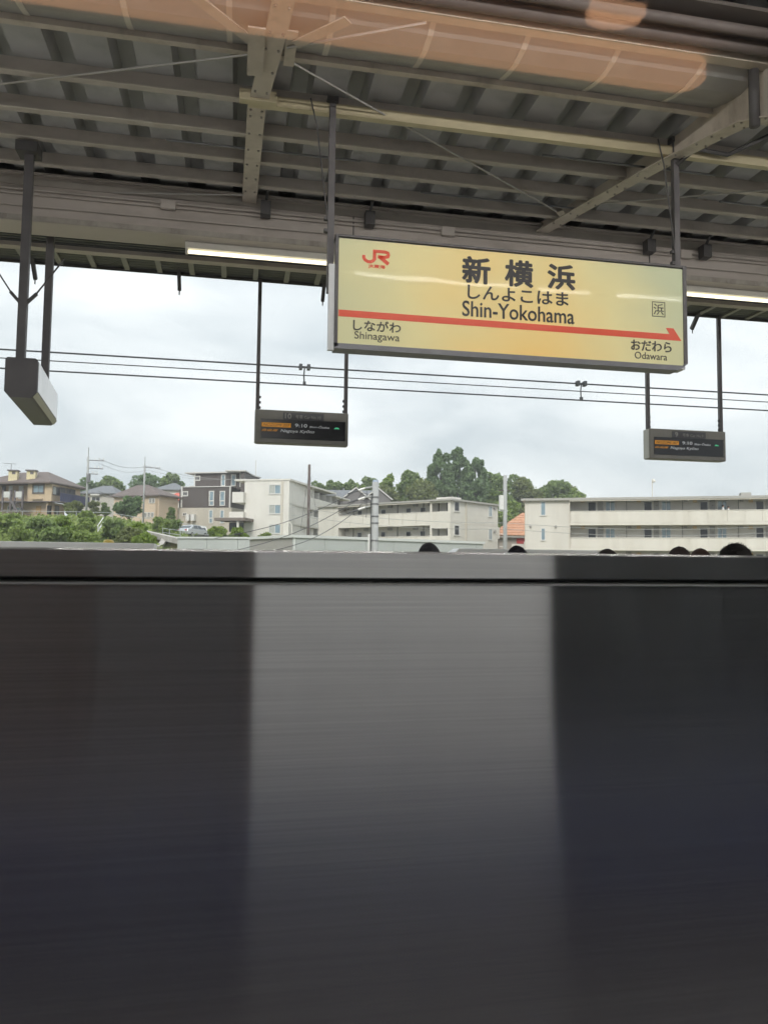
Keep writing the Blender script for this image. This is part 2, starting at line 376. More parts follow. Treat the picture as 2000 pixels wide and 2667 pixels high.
# brace rods and their plates
M_rod = mat('rod_steel', (.42, .4, .38), .4, metal=.3)
def rod(a, b, r=.009): MB().tube([a, b], r, 6).build('brace_rod', M_rod, can)
rod((.32, 6.0, H-.03), (3.62, 8.1, H-.02)); rod((.0, 6.0, H-.03), (-3.5, 7.4, H-.02)); rod((.0, 8.35, H-.05), (-1.4, 8.58, H-.06))
rod((3.9, 7.75, H-.03), (7.4, 6.3, H-.03)); rod((.3, 5.75, H-.1), (1.3, 5.3, H-.07), .012)
for a, b in (((.02, 5.72, H-.1), (-.42, 5.3, H-.1)), ((.36, 5.7, H-.1), (.72, 5.35, H-.1)), ((.33, 5.55, H-.1), (.33, 6.05, H-.04)), ((3.55, 8.02, H-.03), (3.68, 8.15, H-.03))):
    MB().bar(a, b, .085, .012).build('brace_plate', M_steel2, can)
MB().box(.0, .13, 5.55, 6.12, H-.12, H-.105).build('brace_plate', M_steel2, can)
# main girder on the far side, with flanges and drain stains
gd = MB().box(X0, X1, 8.6, 8.95, 3.64, H+.05).build('girder', mat('girder_paint', (.53, .475, .435), .6, var=.14, vscale=1.3, stretch=(.35, 1, 2), dirt=((.2, .165, .13), 1.4, .65)), can)
MB().box(X0, X1, 8.55, 8.96, H+.052, H+.07).build('flange', M_steel, gd)
MB().box(X0, X1, 8.585, 8.598, 3.645, 3.705).build('flange', mat('girder_edge', (.46, .42, .37), .6, var=.3, vscale=5, dirt=((.14, .11, .09), 3, .8)), gd)
MB().box(X0, X1, 8.588, 8.598, H-.06, H+.02).build('flange', mat('girder_top', (.43, .39, .345), .55, var=.2, vscale=2), gd)
# lower roof beyond the girder: louvres, fascia strip and battens
ZF = 3.75
for i in range(7):
    MB().box(X0, X1, 9.0+.075*i, 9.05+.075*i, ZF+.02, ZF+.045).build('louver_slat', M_louver, can)
MB().box(X0, X1, 9.5, 9.62, ZF-.03, ZF+.06).build('purlin', M_steel, can)
for i in range(6):
    MB().box(X0, X1, 9.625+.08*i, 9.695+.08*i, ZF+.024, ZF+.05).build('louver_slat', M_louver, can)
b_me = MB().box(-.032, .032, 9.6, 10.1, ZF+.0, ZF+.022).mesh('batten'); b_me.materials.append(M_batten)
x = X0+.1
while x < X1:
    o = bpy.data.objects.new('batten', b_me); COL.objects.link(o); o.parent = can; o.location = Vector((x, 0, 0))-ORG[can.name]; x += .405
MB().box(X0, X1, 8.95, 10.12, ZF+.08, ZF+.11).build('roof_sheet', M_louver, can)
MB().box(X0, X1, 10.1, 10.125, ZF-.012, ZF+.08).build('edge_fascia', M_dark, can)
for px in (85, 467, 845, 1815):
    p = atY(px, 705, 10.05); xh = p[0]
    q = MB().bar((xh, 10.0, ZF+.05), (xh+.0, 10.22, ZF-.17), .045, .05).build('edge_hook', M_dark, can)
    MB().tube([(xh, 10.2, ZF-.16), (xh, 10.2, ZF-.24)], .008, 6).build('hook_pin', M_dark, q)
# small dark hangers under the girder edge
for px, y in ((693, 520), (963, 545), (1835, 640), (1690, 610)):
    p = atY(px, y, 8.5); z = H-.1
    h_ = MB().box(p[0]-.055, p[0]+.055, 8.44, 8.56, z-.1, z+.06).build('hanger', M_dark, can)
    MB().bar((p[0], 8.5, z+.05), (p[0]+.03, 8.35, z+.24), .025, .02).build('hanger_rod', M_dark, h_)

# conduits, junction boxes and a drip stain plate along the girder face
for z, r in ((3.98, .014), (3.93, .009), (3.80, .007)):
    MB().tube([(X0, 8.57, z), (X1, 8.57, z-.0)], r, 6).build('conduit', M_steel, gd)
for x in (-.9, 2.3, 5.4): MB().box(x, x+.16, 8.53, 8.58, 3.9, 4.0).build('junction_box', M_steel, gd, bevel=.006)
for x in (-2.6, 1.25, 5.0): MB().box(x, x+.012, 8.59, 8.599, 3.71, H-.06).build('joint', M_dark, gd)
for x, y in ((-.75, 7.45), (1.9, 7.95), (2.9, 6.95), (5.2, 7.45)): MB().tube([(x, y, H-.012), (x+1.9, y, H-.012)], .011, 6).build('conduit', M_conduit, can)
# cream cable tray along the first purlin
tray = thing('cable_tray', (3, 6.6, H-.05), 'cream cable tray fixed along the canopy purlin above the station sign', 'cable tray')
MB().box(.02, 6.9, 6.58, 6.645, H-.075, H+.02).build('tray_body', M_cream, tray)
MB().box(-.06, .26, 6.5, 6.58, H-.09, H+.01).build('end_box', M_cream, tray, bevel=.006)
for x in (5.6, 6.0): MB().box(x, x+.02, 6.575, 6.65, H-.085, H+.03).build('strap', M_dark, tray)

# ---- lamps: under the girder, and a second row nearer the train
M_tube2 = mat('lamp_tube_bright', (.9, .9, .85), .4, emit=(1.0, .97, .93), es=60.0)
def lamp(x0, x1, y, z, label, group, mt=None):
    t = thing('fluorescent_lamp', ((x0+x1)/2, y, z), label, 'lamp', group)
    MB().box(x0-.03, x1+.03, y-.07, y+.07, z+.03, z+.105).build('trough', M_trough, t)
    MB().tube([(x0, y-.03, z), (x1, y-.03, z)], .022, 10).build('tube', mt or M_tube, t, smooth=True)
    for x in (x0-.012, x1+.012): MB().box(x-.014, x+.014, y-.055, y-.005, z-.03, z+.032).build('end_cap', M_trough, t)
    return t
lamp(-.61, 1.85, 8.82, 3.535, 'lit white tube lamp under the girder, end showing beside the yellow sign', 'tube lamps under the girder')
lamp(5.1, 7.6, 8.82, 3.535, 'lit white tube lamp under the girder, at the right edge beyond the sign', 'tube lamps under the girder')
for i, x in enumerate((-1.2, 1.5, 4.2, 6.9)):
    lamp(x, x+2.4, 2.8, 4.0, 'lit tube lamp in the row over the platform nearest the train', 'tube lamps over the near platform edge', M_tube2)

# ---- station name sign
SY = 6.5
def sp(px, py, Y=SY): p = atY(px, py, Y); return p[0], p[2]
SX0, SX1, SZ0, SZ1 = .80, 4.15, 1.885, 2.865
sg = thing('station_name_sign', ((SX0+SX1)/2, SY+.15, SZ0), 'large lit yellow station name sign with red arrow stripe hanging from the canopy', 'sign')
M_alu = mat('sign_aluminium', (.46, .46, .48), .35, metal=.6, var=.15)
M_aluW = mat('sign_side_white', (.72, .73, .74), .4, var=.08)
def sign_face():
    M = bpy.data.materials.new('sign_acrylic'); M.use_nodes = True; t = M.node_tree; N = t.nodes; K = t.links.new
    b = N['Principled BSDF']; b.inputs['Roughness'].default_value = .035; b.inputs['Specular IOR Level'].default_value = .03
    tcx = N.new('ShaderNodeTexCoord'); mpx = N.new('ShaderNodeMapping'); mpx.inputs['Scale'].default_value = (.55, 1, .8); mpx.inputs['Location'].default_value = (1.3, 0, .4); K(tcx.outputs['Object'], mpx.inputs[0])
    n = N.new('ShaderNodeTexNoise'); n.inputs['Scale'].default_value = 1.15; n.inputs['Detail'].default_value = 3; n.inputs['Roughness'].default_value = .45; K(mpx.outputs[0], n.inputs['Vector'])
    # yellowed acrylic with its uneven backlight painted in: warm middle, pale green-white ends
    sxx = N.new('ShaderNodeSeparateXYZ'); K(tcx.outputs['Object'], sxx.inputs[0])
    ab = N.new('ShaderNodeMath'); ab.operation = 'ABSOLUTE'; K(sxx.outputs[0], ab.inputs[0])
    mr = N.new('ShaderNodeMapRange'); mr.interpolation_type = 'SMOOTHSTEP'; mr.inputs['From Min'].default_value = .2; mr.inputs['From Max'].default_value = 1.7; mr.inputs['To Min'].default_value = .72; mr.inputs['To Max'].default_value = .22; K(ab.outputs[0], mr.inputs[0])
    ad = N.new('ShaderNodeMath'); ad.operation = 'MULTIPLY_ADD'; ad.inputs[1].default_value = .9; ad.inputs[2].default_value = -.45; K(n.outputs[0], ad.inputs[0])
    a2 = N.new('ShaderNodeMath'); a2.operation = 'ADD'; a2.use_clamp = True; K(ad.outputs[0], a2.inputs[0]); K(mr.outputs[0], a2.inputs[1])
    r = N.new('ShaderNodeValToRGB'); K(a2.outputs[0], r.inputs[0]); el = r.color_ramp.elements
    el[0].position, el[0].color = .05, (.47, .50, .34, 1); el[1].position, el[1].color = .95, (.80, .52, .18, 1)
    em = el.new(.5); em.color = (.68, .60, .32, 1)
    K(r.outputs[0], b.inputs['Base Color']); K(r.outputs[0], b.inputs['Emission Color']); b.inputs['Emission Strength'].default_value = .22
    n2 = N.new('ShaderNodeTexNoise'); n2.inputs['Scale'].default_value = 2.2; n2.inputs['Detail'].default_value = 1; K(tcx.outputs['Object'], n2.inputs['Vector'])
    bp = N.new('ShaderNodeBump'); bp.inputs['Strength'].default_value = .04; bp.inputs['Distance'].default_value = .05; K(n2.outputs[0], bp.inputs['Height']); K(bp.outputs[0], b.inputs['Normal'])
    return M
MB().box(SX0+.001, SX1-.001, SY+.012, SY+.15, SZ0+.001, SZ1-.001).build('housing', M_alu, sg)
MB().box(SX0-.058, SX0-.006, SY+.0, SY+.05, SZ0-.03, SZ1-.25).build('side_cover', M_aluW, sg)
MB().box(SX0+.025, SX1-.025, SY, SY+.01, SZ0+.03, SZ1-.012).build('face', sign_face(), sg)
fr = MB().box(SX0-.004, SX0+.024, SY-.012, SY+.03, SZ0, SZ1).build('frame', M_post, sg)
MB().box(SX1-.024, SX1+.012, SY-.012, SY+.03, SZ0+.05, SZ1).build('frame', M_post, sg)
MB().prism([(SX0-.004, SY-.012, SZ0-.018), (SX1-.08, SY-.012, SZ0-.018), (SX1+.012, SY-.012, SZ0+.05), (SX1-.0245, SY-.012, SZ0+.05), (SX1-.04, SY-.012, SZ0+.029), (SX0-.004, SY-.012, SZ0+.029)], (0, .16, 0)).build('bottom_tray', mat('sign_tray', (.2, .2, .22), .45, metal=.3, var=.15), sg)
MB().box(SX0-.004, SX1+.012, SY-.01, SY+.16, SZ1, SZ1+.02).build('top_cap', M_post, sg)
for x, z1 in ((SX0-.04, H+.02), (SX1-.03, H+.05)):
    p_ = MB().box(x-.028, x+.028, SY+.06, SY+.116, SZ0+.1 if x > 2 else SZ0+.5, z1).build('post', M_post, sg)
    MB().box(x-.05, x+.05, SY+.05, SY+.13, z1, z1+.05).build('clamp', M_dark, p_)
    MB().tube([(x-.03, SY+.06, SZ1+.16), (x-.05, SY+.05, SZ1+.3), (x-.14, SY+.05, z1-.25), (x-.2, SY+.05, z1)], .007, 6).build('cable', M_dark, p_)
    for dz in (.06, .17): MB().box(x-.06, x-.029, SY+.06, SY+.1, SZ1+dz, SZ1+dz+.03).build('cable_clip', M_dark, p_)
MB().tube([(SX1-.03, SY+.06, H-.18), (SX1+.15, SY+.02, H-.02), (SX1+.5, SY+.02, H-.04), (SX1+.75, SY-.3, H+.02)], .022, 8).build('cable', M_dark, sg, smooth=True)
M_ink = mat('sign_ink', (.035, .032, .035), .5); M_ink2 = mat('sign_ink_small', (.07, .062, .055), .5)
M_red = mat('sign_red', (.52, .06, .025), .4, emit=(.55, .05, .015), es=.22)
FY = SY-.001
def sgt(s, px0, py0, px1, py1, m_, **k):
    (xa, za), (xb, zb) = sp(px0, py0), sp(px1, py1)
    xc, zc = (xa+xb)/2, (za+zb)/2
    return xc, zc
def sx_(px, py): return sp(px, py)
# big kanji, one child per character
def txt(s, cx, cy, wpx, hpx, m_, **k):
    x, z = sp(cx, cy); dz = (sp(cx, cy-hpx/2)[1]-sp(cx, cy+hpx/2)[1]); dx = sp(cx+wpx/2, cy)[0]-sp(cx-wpx/2, cy)[0]
    return lettering(s, x, FY, z, dx, dz, m_, sg, **k)
txt('新', 1240, 704, 74, 70, M_ink, bold=.03); txt('横', 1351, 713, 74, 70, M_ink, bold=.03); txt('浜', 1461, 722, 72, 66, M_ink, bold=.03)
txt('しんよこはま', 1350, 770, 262, 36, M_ink, bold=.012)
txt('Shin-Yokohama', 1351, 814, 291, 40, M_ink, bold=.008)
txt('しながわ', 982, 850, 124, 28, M_ink2, bold=.012); txt('Shinagawa', 982, 879, 117, 25, M_ink2)
txt('おだわら', 1695, 901.5, 105, 27, M_ink2, bold=.012); txt('Odawara', 1694, 927.5, 84, 18, M_ink2)
txt('浜', 1714, 806, 26, 28, M_ink2)
txt('JR東海', 981, 695, 44, 11, M_red, bold=.01)
# box round the small character
bx, bz = sp(1714, 806)
fr2 = MB()
w_, h_, th = .067, .072, .006
fr2.box(bx-w_, bx+w_, FY-.003, FY, bz+h_-th, bz+h_).box(bx-w_, bx+w_, FY-.003, FY, bz-h_, bz-h_+th).box(bx-w_, bx-w_+th, FY-.003, FY, bz-h_+th, bz+h_-th).box(bx+w_-th, bx+w_, FY-.003, FY, bz-h_+th, bz+h_-th)
fr2.build('symbol_border', M_ink2, sg)
# red stripe with its half arrow head
(xa, za), (xb, zb) = sp(876, 806), sp(876, 823)
zt, zb_ = za, zb
xe = sp(1773, 887)[0]; xh = sp(1733, 855)[0]; xh2 = sp(1752, 855)[0]; zh = sp(1742, 855)[1]
xn = sp(1750, 866)[0]
MB().prism([(SX0+.03, FY-.004, zb_), (xe, FY-.004, zb_), (xh2, FY-.004, zh), (xh, FY-.004, zh), (xn-.03, FY-.004, zt), (SX0+.03, FY-.004, zt)], (0, .004, 0)).build('red_stripe', M_red, sg)
# the company monogram: J and R drawn as one red ribbon each
def ribbon(pts, w):
    """flat 2-D stroke through pts -> quads on the sign face"""
    P = [np.array(p, float) for p in pts]; n = len(P); Lr, Rr = [], []
    for i in range(n):
        d = P[min(i+1, n-1)]-P[max(i-1, 0)]; d /= np.linalg.norm(d); nrm = np.array([-d[1], d[0]])
        k = 1.0
        if 0 < i < n-1:
            d1 = P[i]-P[i-1]; d1 /= np.linalg.norm(d1); k = 1/max(.6, abs(np.dot(nrm, [-d1[1], d1[0]])))
        Lr.append(P[i]+nrm*w/2*k); Rr.append(P[i]-nrm*w/2*k)
    return Lr, Rr
lx, lz = sp(944, 650); rx_, rz_ = sp(1015, 690)
def lg(u, v): return (lx+(rx_-lx)*u, lz+(rz_-lz)*v)      # u right 0..1, v down 0..1
def logo(pts, w, name):
    Lr, Rr = ribbon([lg(*p) for p in pts], w); m_ = MB(); n = len(Lr)
    vs_ = [(p[0], FY-.004, p[1]) for p in Lr]+[(p[0], FY-.004, p[1]) for p in Rr]; m_.add(vs_, [(i, i+1, n+i+1, n+i) for i in range(n-1)])
    vs2 = [(p[0], FY, p[1]) for p in Lr]+[(p[0], FY, p[1]) for p in Rr]
    m_.add(vs2, [(i, n+i, n+i+1, i+1) for i in range(n-1)])
    return m_.build(name, M_red, sg)
arc = [(.05+.0, .42), (.05, .62), (.10, .78), (.2, .9), (.3, .9), (.39, .8), (.44, .66), (.44, .1)]
logo(arc, .027, 'monogram'); logo([(.385, .05), (.82, .05), (.93, .12), (.95, .25), (.93, .38), (.82, .46), (.56, .46)], .027, 'monogram'); logo([(.62, .44), (.95, .97)], .032, 'monogram')

# ---- departure displays hanging from the roof edge
M_case = mat('display_case', (.27, .26, .235), .5, var=.15); M_black = mat('display_black', (.012, .012, .016), .25, spec=.6); M_hdr = mat('display_header', (.09, .09, .1), .4)
M_led_o = mat('led_orange', (.5, .22, .02), .5, emit=(1.0, .42, .05), es=.16); M_led_w = mat('led_white', (.6, .6, .6), .5, emit=(.85, .9, .95), es=.10); M_led_g = mat('led_green', (.1, .5, .25), .5, emit=(.1, .8, .4), es=.2)
M_hdr_t = mat('header_text', (.36, .35, .33), .5); M_case_l = mat('display_side', (.55, .54, .5), .5, var=.1)
def display(x0, x1, num, label, depth=.16):
    Y, z0, z1 = 10.02, 1.572, 2.01
    t = thing('departure_display', ((x0+x1)/2, Y, z0), label, 'display', 'departure displays hanging from the canopy edge')
    MB().box(x0, x1, Y, Y+depth, z0, z1).build('case', M_case, t, bevel=.012)
    MB().box(x0-.012, x0-.001, Y+.01, Y+depth-.01, z0+.01, z1-.01).build('side_cover', M_case_l, t)
    w = x1-x0
    sc = MB().box(x0+.055*w, x1-.035*w, Y-.006, Y+.001, z0+.06, z0+.06+.255).build('screen', M_black, t)
    hd = MB().box(x0+.29*w, x0+.73*w, Y-.006, Y+.001, z1-.125, z1-.028).build('header', M_hdr, t)
    yy = Y-.0075
    a = lettering(num, x0+.345*w, yy, z1-.075, .085 if len(num) > 1 else .05, .07, M_hdr_t, t, bold=.02); a.parent = hd
    a = lettering('号車 Car No.'+num, x0+.56*w, yy, z1-.08, .33, .05, M_hdr_t, t); a.parent = hd
    zr = z0+.06+.255
    def row(s, u0, u1, v, h, m_, sh=0.0):
        a = lettering(s, x0+(u0+u1)/2*w, yy, zr-v*.255, (u1-u0)*w, h, m_, t, shear=sh); a.parent = sc; return a
    bx_ = MB().box(x0+.065*w, x0+.375*w, yy-.001, yy+.001, zr-.3*.255-.028, zr-.3*.255+.028).build('led_block', M_led_o, sc)
    row('NOZOMI 207', .08, .365, .3, .035, M_black, .3)
    row('9:10', .42, .55, .28, .045, M_led_w); row('Shin-Ōsaka', .575, .79, .31, .035, M_led_w, .2); row('自由席', .065, .24, .58, .03, M_led_o, .3)
    row('Nagoya Kyōto', .265, .63, .6, .05, M_led_w, .25)
    MB().prism([(x0+.84*w, yy-.001, zr-.34*.255-.01), (x0+.905*w, yy-.001, zr-.34*.255-.01), (x0+.89*w, yy-.001, zr-.34*.255+.008), (x0+.86*w, yy-.001, zr-.34*.255+.012)], (0, .002, 0)).build('train_icon', M_led_g, sc)
    for x in (x0+.02, x1-.03):
        p_ = MB().box(x-.024, x+.024, Y+.05, Y+.098, z1, ZF+.09).build('post', M_post, t)
        for dz in (.02, .09, .16): MB().tube([(x+(.03 if x < (x0+x1)/2 else -.03), Y+.075, z1+dz), (x+(.03 if x < (x0+x1)/2 else -.03), Y+.075, z1+dz+.03)], .014, 6).build('cable_clip', M_dark, p_)
    return t
display(.22, 1.435, '10', 'grey departure display reading car number ten, hung left of the station sign')
display(5.80, 7.02, '9', 'grey departure display reading car number nine, hung below the right end of the sign')

# ---- white box sign at the left, seen nearly end on
ws = thing('hanging_box_sign', (-2.05, 7.75, 1.55), 'white hanging box sign seen end on at the left edge, dark end panel towards us', 'sign')
M_signw = mat('box_sign_white', (.66, .68, .69), .35, var=.1, vscale=3, emit=(.9, .95, 1), es=.14, dirt=((.42, .43, .44), 2.5, .8), stretch=(1, 1, 2))
A_, B_, C_, D_ = (-2.19, 7.75), (-1.90, 7.75), (-2.055, 9.3), (-2.345, 9.3)
z0, z1, zc = 1.555, 1.94, .06
def ring(z, ins): return [(x+(ins if i in (0, 3) else -ins), y, z) for i, (x, y) in enumerate((A_, B_, C_, D_))]
body = MB(); rr = ring(z0, .05)+ring(z0+.055, 0)+ring(z1-.02, 0)+ring(z1, .02)
body.add(rr, [(3,2,1,0), (12,13,14,15)]+[(4*k_+i, 4*k_+(i+1)%4, 4*k_+4+(i+1)%4, 4*k_+4+i) for k_ in range(3) for i in range(4)])
body.build('housing', M_post, ws)
nx_ = Vector((1.55, .155, 0)).normalized()*.006
def fpt(s, z): return Vector((B_[0]+(C_[0]-B_[0])*s, B_[1]+(C_[1]-B_[1])*s, z))+nx_
fa = MB().prism([fpt(.015, z0+.07), fpt(.985, z0+.07), fpt(.985, z1-.03), fpt(.015, z1-.03)], nx_*.6).build('face', M_signw, ws)
MB().prism([fpt(.0, z0+.01)-nx_*6, fpt(1, z0+.01)-nx_*6, fpt(1, z0+.055), fpt(0, z0+.055)], nx_*.6).build('lower_lens', mat('box_sign_lens', (.5, .48, .38), .4), ws)
for (x, y, zt_) in ((-2.075, 7.83, H), (-2.15, 9.1, ZF+.1)):
    p_ = MB().box(x-.04, x+.04, y-.03, y+.03, z1, zt_+.02).build('post', M_post, ws)
    if y < 8:
        MB().box(x-.11, x+.09, y-.1, y+.1, zt_-.12, zt_-.02).build('clamp', M_dark, p_)
        for s in (-1, 1):
            MB().tube([(x+s*.03, y, 2.5), (x+s*.12, y, 2.6)], .018, 6).build('turnbuckle', M_dark, p_)
            MB().tube([(x+s*.11, y, 2.59), (x+s*.36, y, 2.97)], .008, 6).build('brace_wire', M_dark, p_)

# ---- overhead wires of the far track
WY = 12.5
ow = thing('overhead_wires', (4, WY, 2.9), 'three overhead line wires with two droppers crossing the grey sky', 'wires')
M_wire = mat('wire_dark', (.06, .065, .07), .5)
for z, r in ((3.24, .014), (3.105, .009), (2.945, .013)):
    MB().tube([(-30, WY, z), (40, WY, z)], r, 6).build('wire', M_wire, ow)
for x in (1.05, 5.93):
    d_ = MB().tube([(x, WY, 3.24), (x-.01, WY, 3.1), (x, WY, 2.945)], .012, 6).build('dropper', M_wire, ow)
    MB().box(x-.09, x-.04, WY-.05, WY+.05, 3.2, 3.285).box(x+.04, x+.09, WY-.05, WY+.05, 3.2, 3.285).box(x-.1, x+.1, WY-.02, WY+.02, 3.228, 3.255).build('clamp', M_wire, d_)
    MB().box(x-.025, x+.025, WY-.02, WY+.02, 2.95, 3.0).build('clip', M_wire, d_)

# ---- the train car the view is taken from
M_tw = mat('train_white', (.90, .90, .89), .3, var=.05, vscale=2)
M_tb = mat('train_blue', (.02, .05, .22), .3)
M_tin = mat('train_interior', (.29, .295, .32), .6, var=.1)
tr = thing('train_car', (1, -1.6, FLOOR), 'white train car with blue stripe, mirrored in the steel barrier', 'train')
TY = .06
WZ0, WZ1 = -.60, .74
wins = [(-.93+1.89*i, .058+1.89*i-.0) for i in range(-3, 7)]
MB().box(-8, 14, TY-.05, TY, WZ1, 1.55).box(-8, 14, TY-.05, TY, -.66, WZ0).build('side_wall', M_tw, tr)
MB().box(-8, 14, TY-.05, TY-.002, -1.5, -.95).build('skirt', mat('train_skirt', (.18, .155, .15), .5, var=.2), tr)  # skirt colour darkened to paint in shade on the lower body
MB().box(-8, 14, TY-.05, TY+.001, -.95, -.66).build('blue_stripe', M_tb, tr)
prev = -8
for a, b in wins+[(14, 14)]:
    if a-prev > .05: MB().box(prev, a, TY-.05, TY, WZ0, WZ1).build('window_pillar', M_tw, tr)
    prev = b
fw = MB().box(-8, 14, -3.3, -3.25, -1.5, -.5).box(-8, 14, -3.3, -3.25, .25, 1.55)
pv0 = -8
for a, b in wins+[(14, 14)]:
    fw.box(pv0, a, -3.3, -3.25, -.5, .25); pv0 = b
fw.build('side_wall', M_tin, tr)
MB().box(-8, 14, -3.3, TY, -1.56, -1.5).build('car_floor', M_tin, tr)
MB().box(-8, 14, -3.25, TY-.05, .80, .84).build('car_ceiling', M_tin, tr)
MB().strip([(-8, TY-.0, 1.55), (-8, -.35, 1.95), (-8, -1.6, 2.1), (-8, -2.9, 1.95), (-8, -3.3, 1.55)], (22, 0, 0), (0, 0, .04)).build('car_roof', M_tw, tr)
def glass(name, tint=(1, 1, 1)):
    M = bpy.data.materials.new(name); M.use_nodes = True; t = M.node_tree; N = t.nodes; K = t.links.new; N.remove(N['Principled BSDF'])
    tr_ = N.new('ShaderNodeBsdfTransparent'); tr_.inputs[0].default_value = (*tint, 1); gl = N.new('ShaderNodeBsdfGlossy'); gl.inputs['Roughness'].default_value = 0.02
    lw = N.new('ShaderNodeLayerWeight'); lw.inputs[0].default_value = .5
    pw = N.new('ShaderNodeMath'); pw.operation = 'POWER'; pw.inputs[1].default_value = 5; K(lw.outputs['Facing'], pw.inputs[0])
    ml = N.new('ShaderNodeMath'); ml.operation = 'MULTIPLY_ADD'; ml.inputs[1].default_value = .95; ml.inputs[2].default_value = .043; K(pw.outputs[0], ml.inputs[0])
    ms = N.new('ShaderNodeMixShader'); K(ml.outputs[0], ms.inputs[0]); K(tr_.outputs[0], ms.inputs[1]); K(gl.outputs[0], ms.inputs[2]); K(ms.outputs[0], N['Material Output'].inputs[0])
    return M
M_pane = glass('window_glass'); M_pane2 = glass('window_glass_tinted', (.60, .64, .62))
M_pane3 = glass('window_glass_dark', (.24, .25, .25))
for a, b in wins:
    MB().box(a, b, -3.29, -3.28, -.5, .25).build('window_pane', M_pane3, tr)
    if a < 0 < b: # the view's own window: pane cut short, added just for the warm reflections
        MB().box(a, b, TY-.026, TY-.020, .0272, WZ1).build('window_pane', M_pane, tr)
    else:
        MB().box(a, b, TY-.02, TY-.012, WZ0, WZ1).build('window_pane', M_pane2, tr)
M_warm = mat('warm_diffuser', (.8, .7, .6), .5, emit=(1.0, .45, .21), es=3.8)
MB().box(-8, 14, -.36, -.33, .36, .798).box(-8, 14, -.33, -.03, .36, .385).build('light_baffle', M_tin, tr)  # unseen baffle added to screen the warm strip from the barrier
# warm ceiling light strip with rounded end, and a round downlight
yv = 2*(TY-.026)
def strip_poly(x0, x1, ya, yb):
    c = (ya+yb)/2; r = abs(yb-ya)/2
    return [(x0, ya, .775)]+[(x1-r+r*math.cos(t_), c+r*math.sin(t_), .775) for t_ in np.linspace(-math.pi/2, math.pi/2, 9)]+[(x0, yb, .775)]
MB().prism(strip_poly(-5, .715, yv-.775/.716, yv-.775/.763), (0, 0, .02)).build('ceiling_light', M_warm, tr)
dc = (.536*.775/.818, yv-.775/.818)
MB().prism([(dc[0]+.039*math.cos(t_)+.008*math.sin(t_), dc[1]+.021*math.sin(t_), .775) for t_ in np.linspace(0, 2*math.pi, 24, endpoint=False)], (0, 0, .015)).build('ceiling_downlight', mat('warm_downlight', (.7, .6, .5), .5, emit=(1.0, .52, .28), es=4.2), tr)
# ------------------------------------------------------------------ people on the platform
def body_mesh():
    s = 1.0
    V, Rr, E_ = [], [], []
    def v(p, r): V.append(p); Rr.append(r); return len(V)-1
    def chain(i, pts):
        for p, r in pts:
            j = v(p, r); E_.append((i, j)); i = j
        return i
    pel = v((0, 0, .93), .13)
    ch = chain(pel, [((0, 0, 1.08), .125), ((0, 0, 1.25), .145), ((0, 0, 1.40), .13)])
    nk = chain(ch, [((0, -.005, 1.48), .058), ((0, -.015, 1.53), .062), ((0, -.02, 1.59), .078), ((0, -.005, 1.625), .064)])
    chain(nk-1, [((0, -.105, 1.585), .016)])
    for q in (-1, 1): chain(nk-1, [((q*.088, .005, 1.59), .018)])
    for q in (-1, 1):
        w = chain(ch, [((q*.17, 0, 1.39), .06), ((q*.215, .01, 1.12), .045), ((q*.22, -.03, .88), .034), ((q*.22, -.045, .81), .032)])
        for k_, (dy, ln) in enumerate(((-.028, .075), (-.010, .085), (.008, .08), (.024, .062))):
            chain(w, [((q*.222, -.045+dy, .765), .0095), ((q*.215, -.05+dy, .765-ln*.55), .009), ((q*.2, -.052+dy, .765-ln), .0075)])
        chain(w, [((q*.205, -.085, .79), .0105), ((q*.195, -.1, .75), .0085)])
        chain(pel, [((q*.09, 0, .86), .095), ((q*.1, -.01, .48), .062), ((q*.1, .015, .1), .042), ((q*.1, -.02, .045), .042), ((q*.105, -.13, .03), .035)])
    me = bpy.data.meshes.new('person_body'); me.from_pydata(V, E_, [])
    o = bpy.data.objects.new('person_body', me); COL.objects.link(o)
    md = o.modifiers.new('skin', 'SKIN'); md.use_smooth_shade = True
    if not me.skin_vertices: bpy.context.view_layer.objects.active = o
    lay = me.skin_vertices[0].data if me.skin_vertices else None
    for i, r in enumerate(Rr): lay[i].radius = (r, r); lay[i].use_root = (i == 0)
    sb = o.modifiers.new('sub', 'SUBSURF'); sb.levels = 1; sb.render_levels = 1
    dg = bpy.context.evaluated_depsgraph_get(); m2 = bpy.data.meshes.new_from_object(o.evaluated_get(dg)); bpy.data.objects.remove(o)
    for p in m2.polygons:
        p.use_smooth = True
        c = p.center; z = c.z
        p.material_index = 0 if (z > 1.475 or (abs(c.x) > .17 and z < .95)) else (3 if z < .07 else (2 if (z < .95 and abs(c.x) < .2) else 1))
    return m2
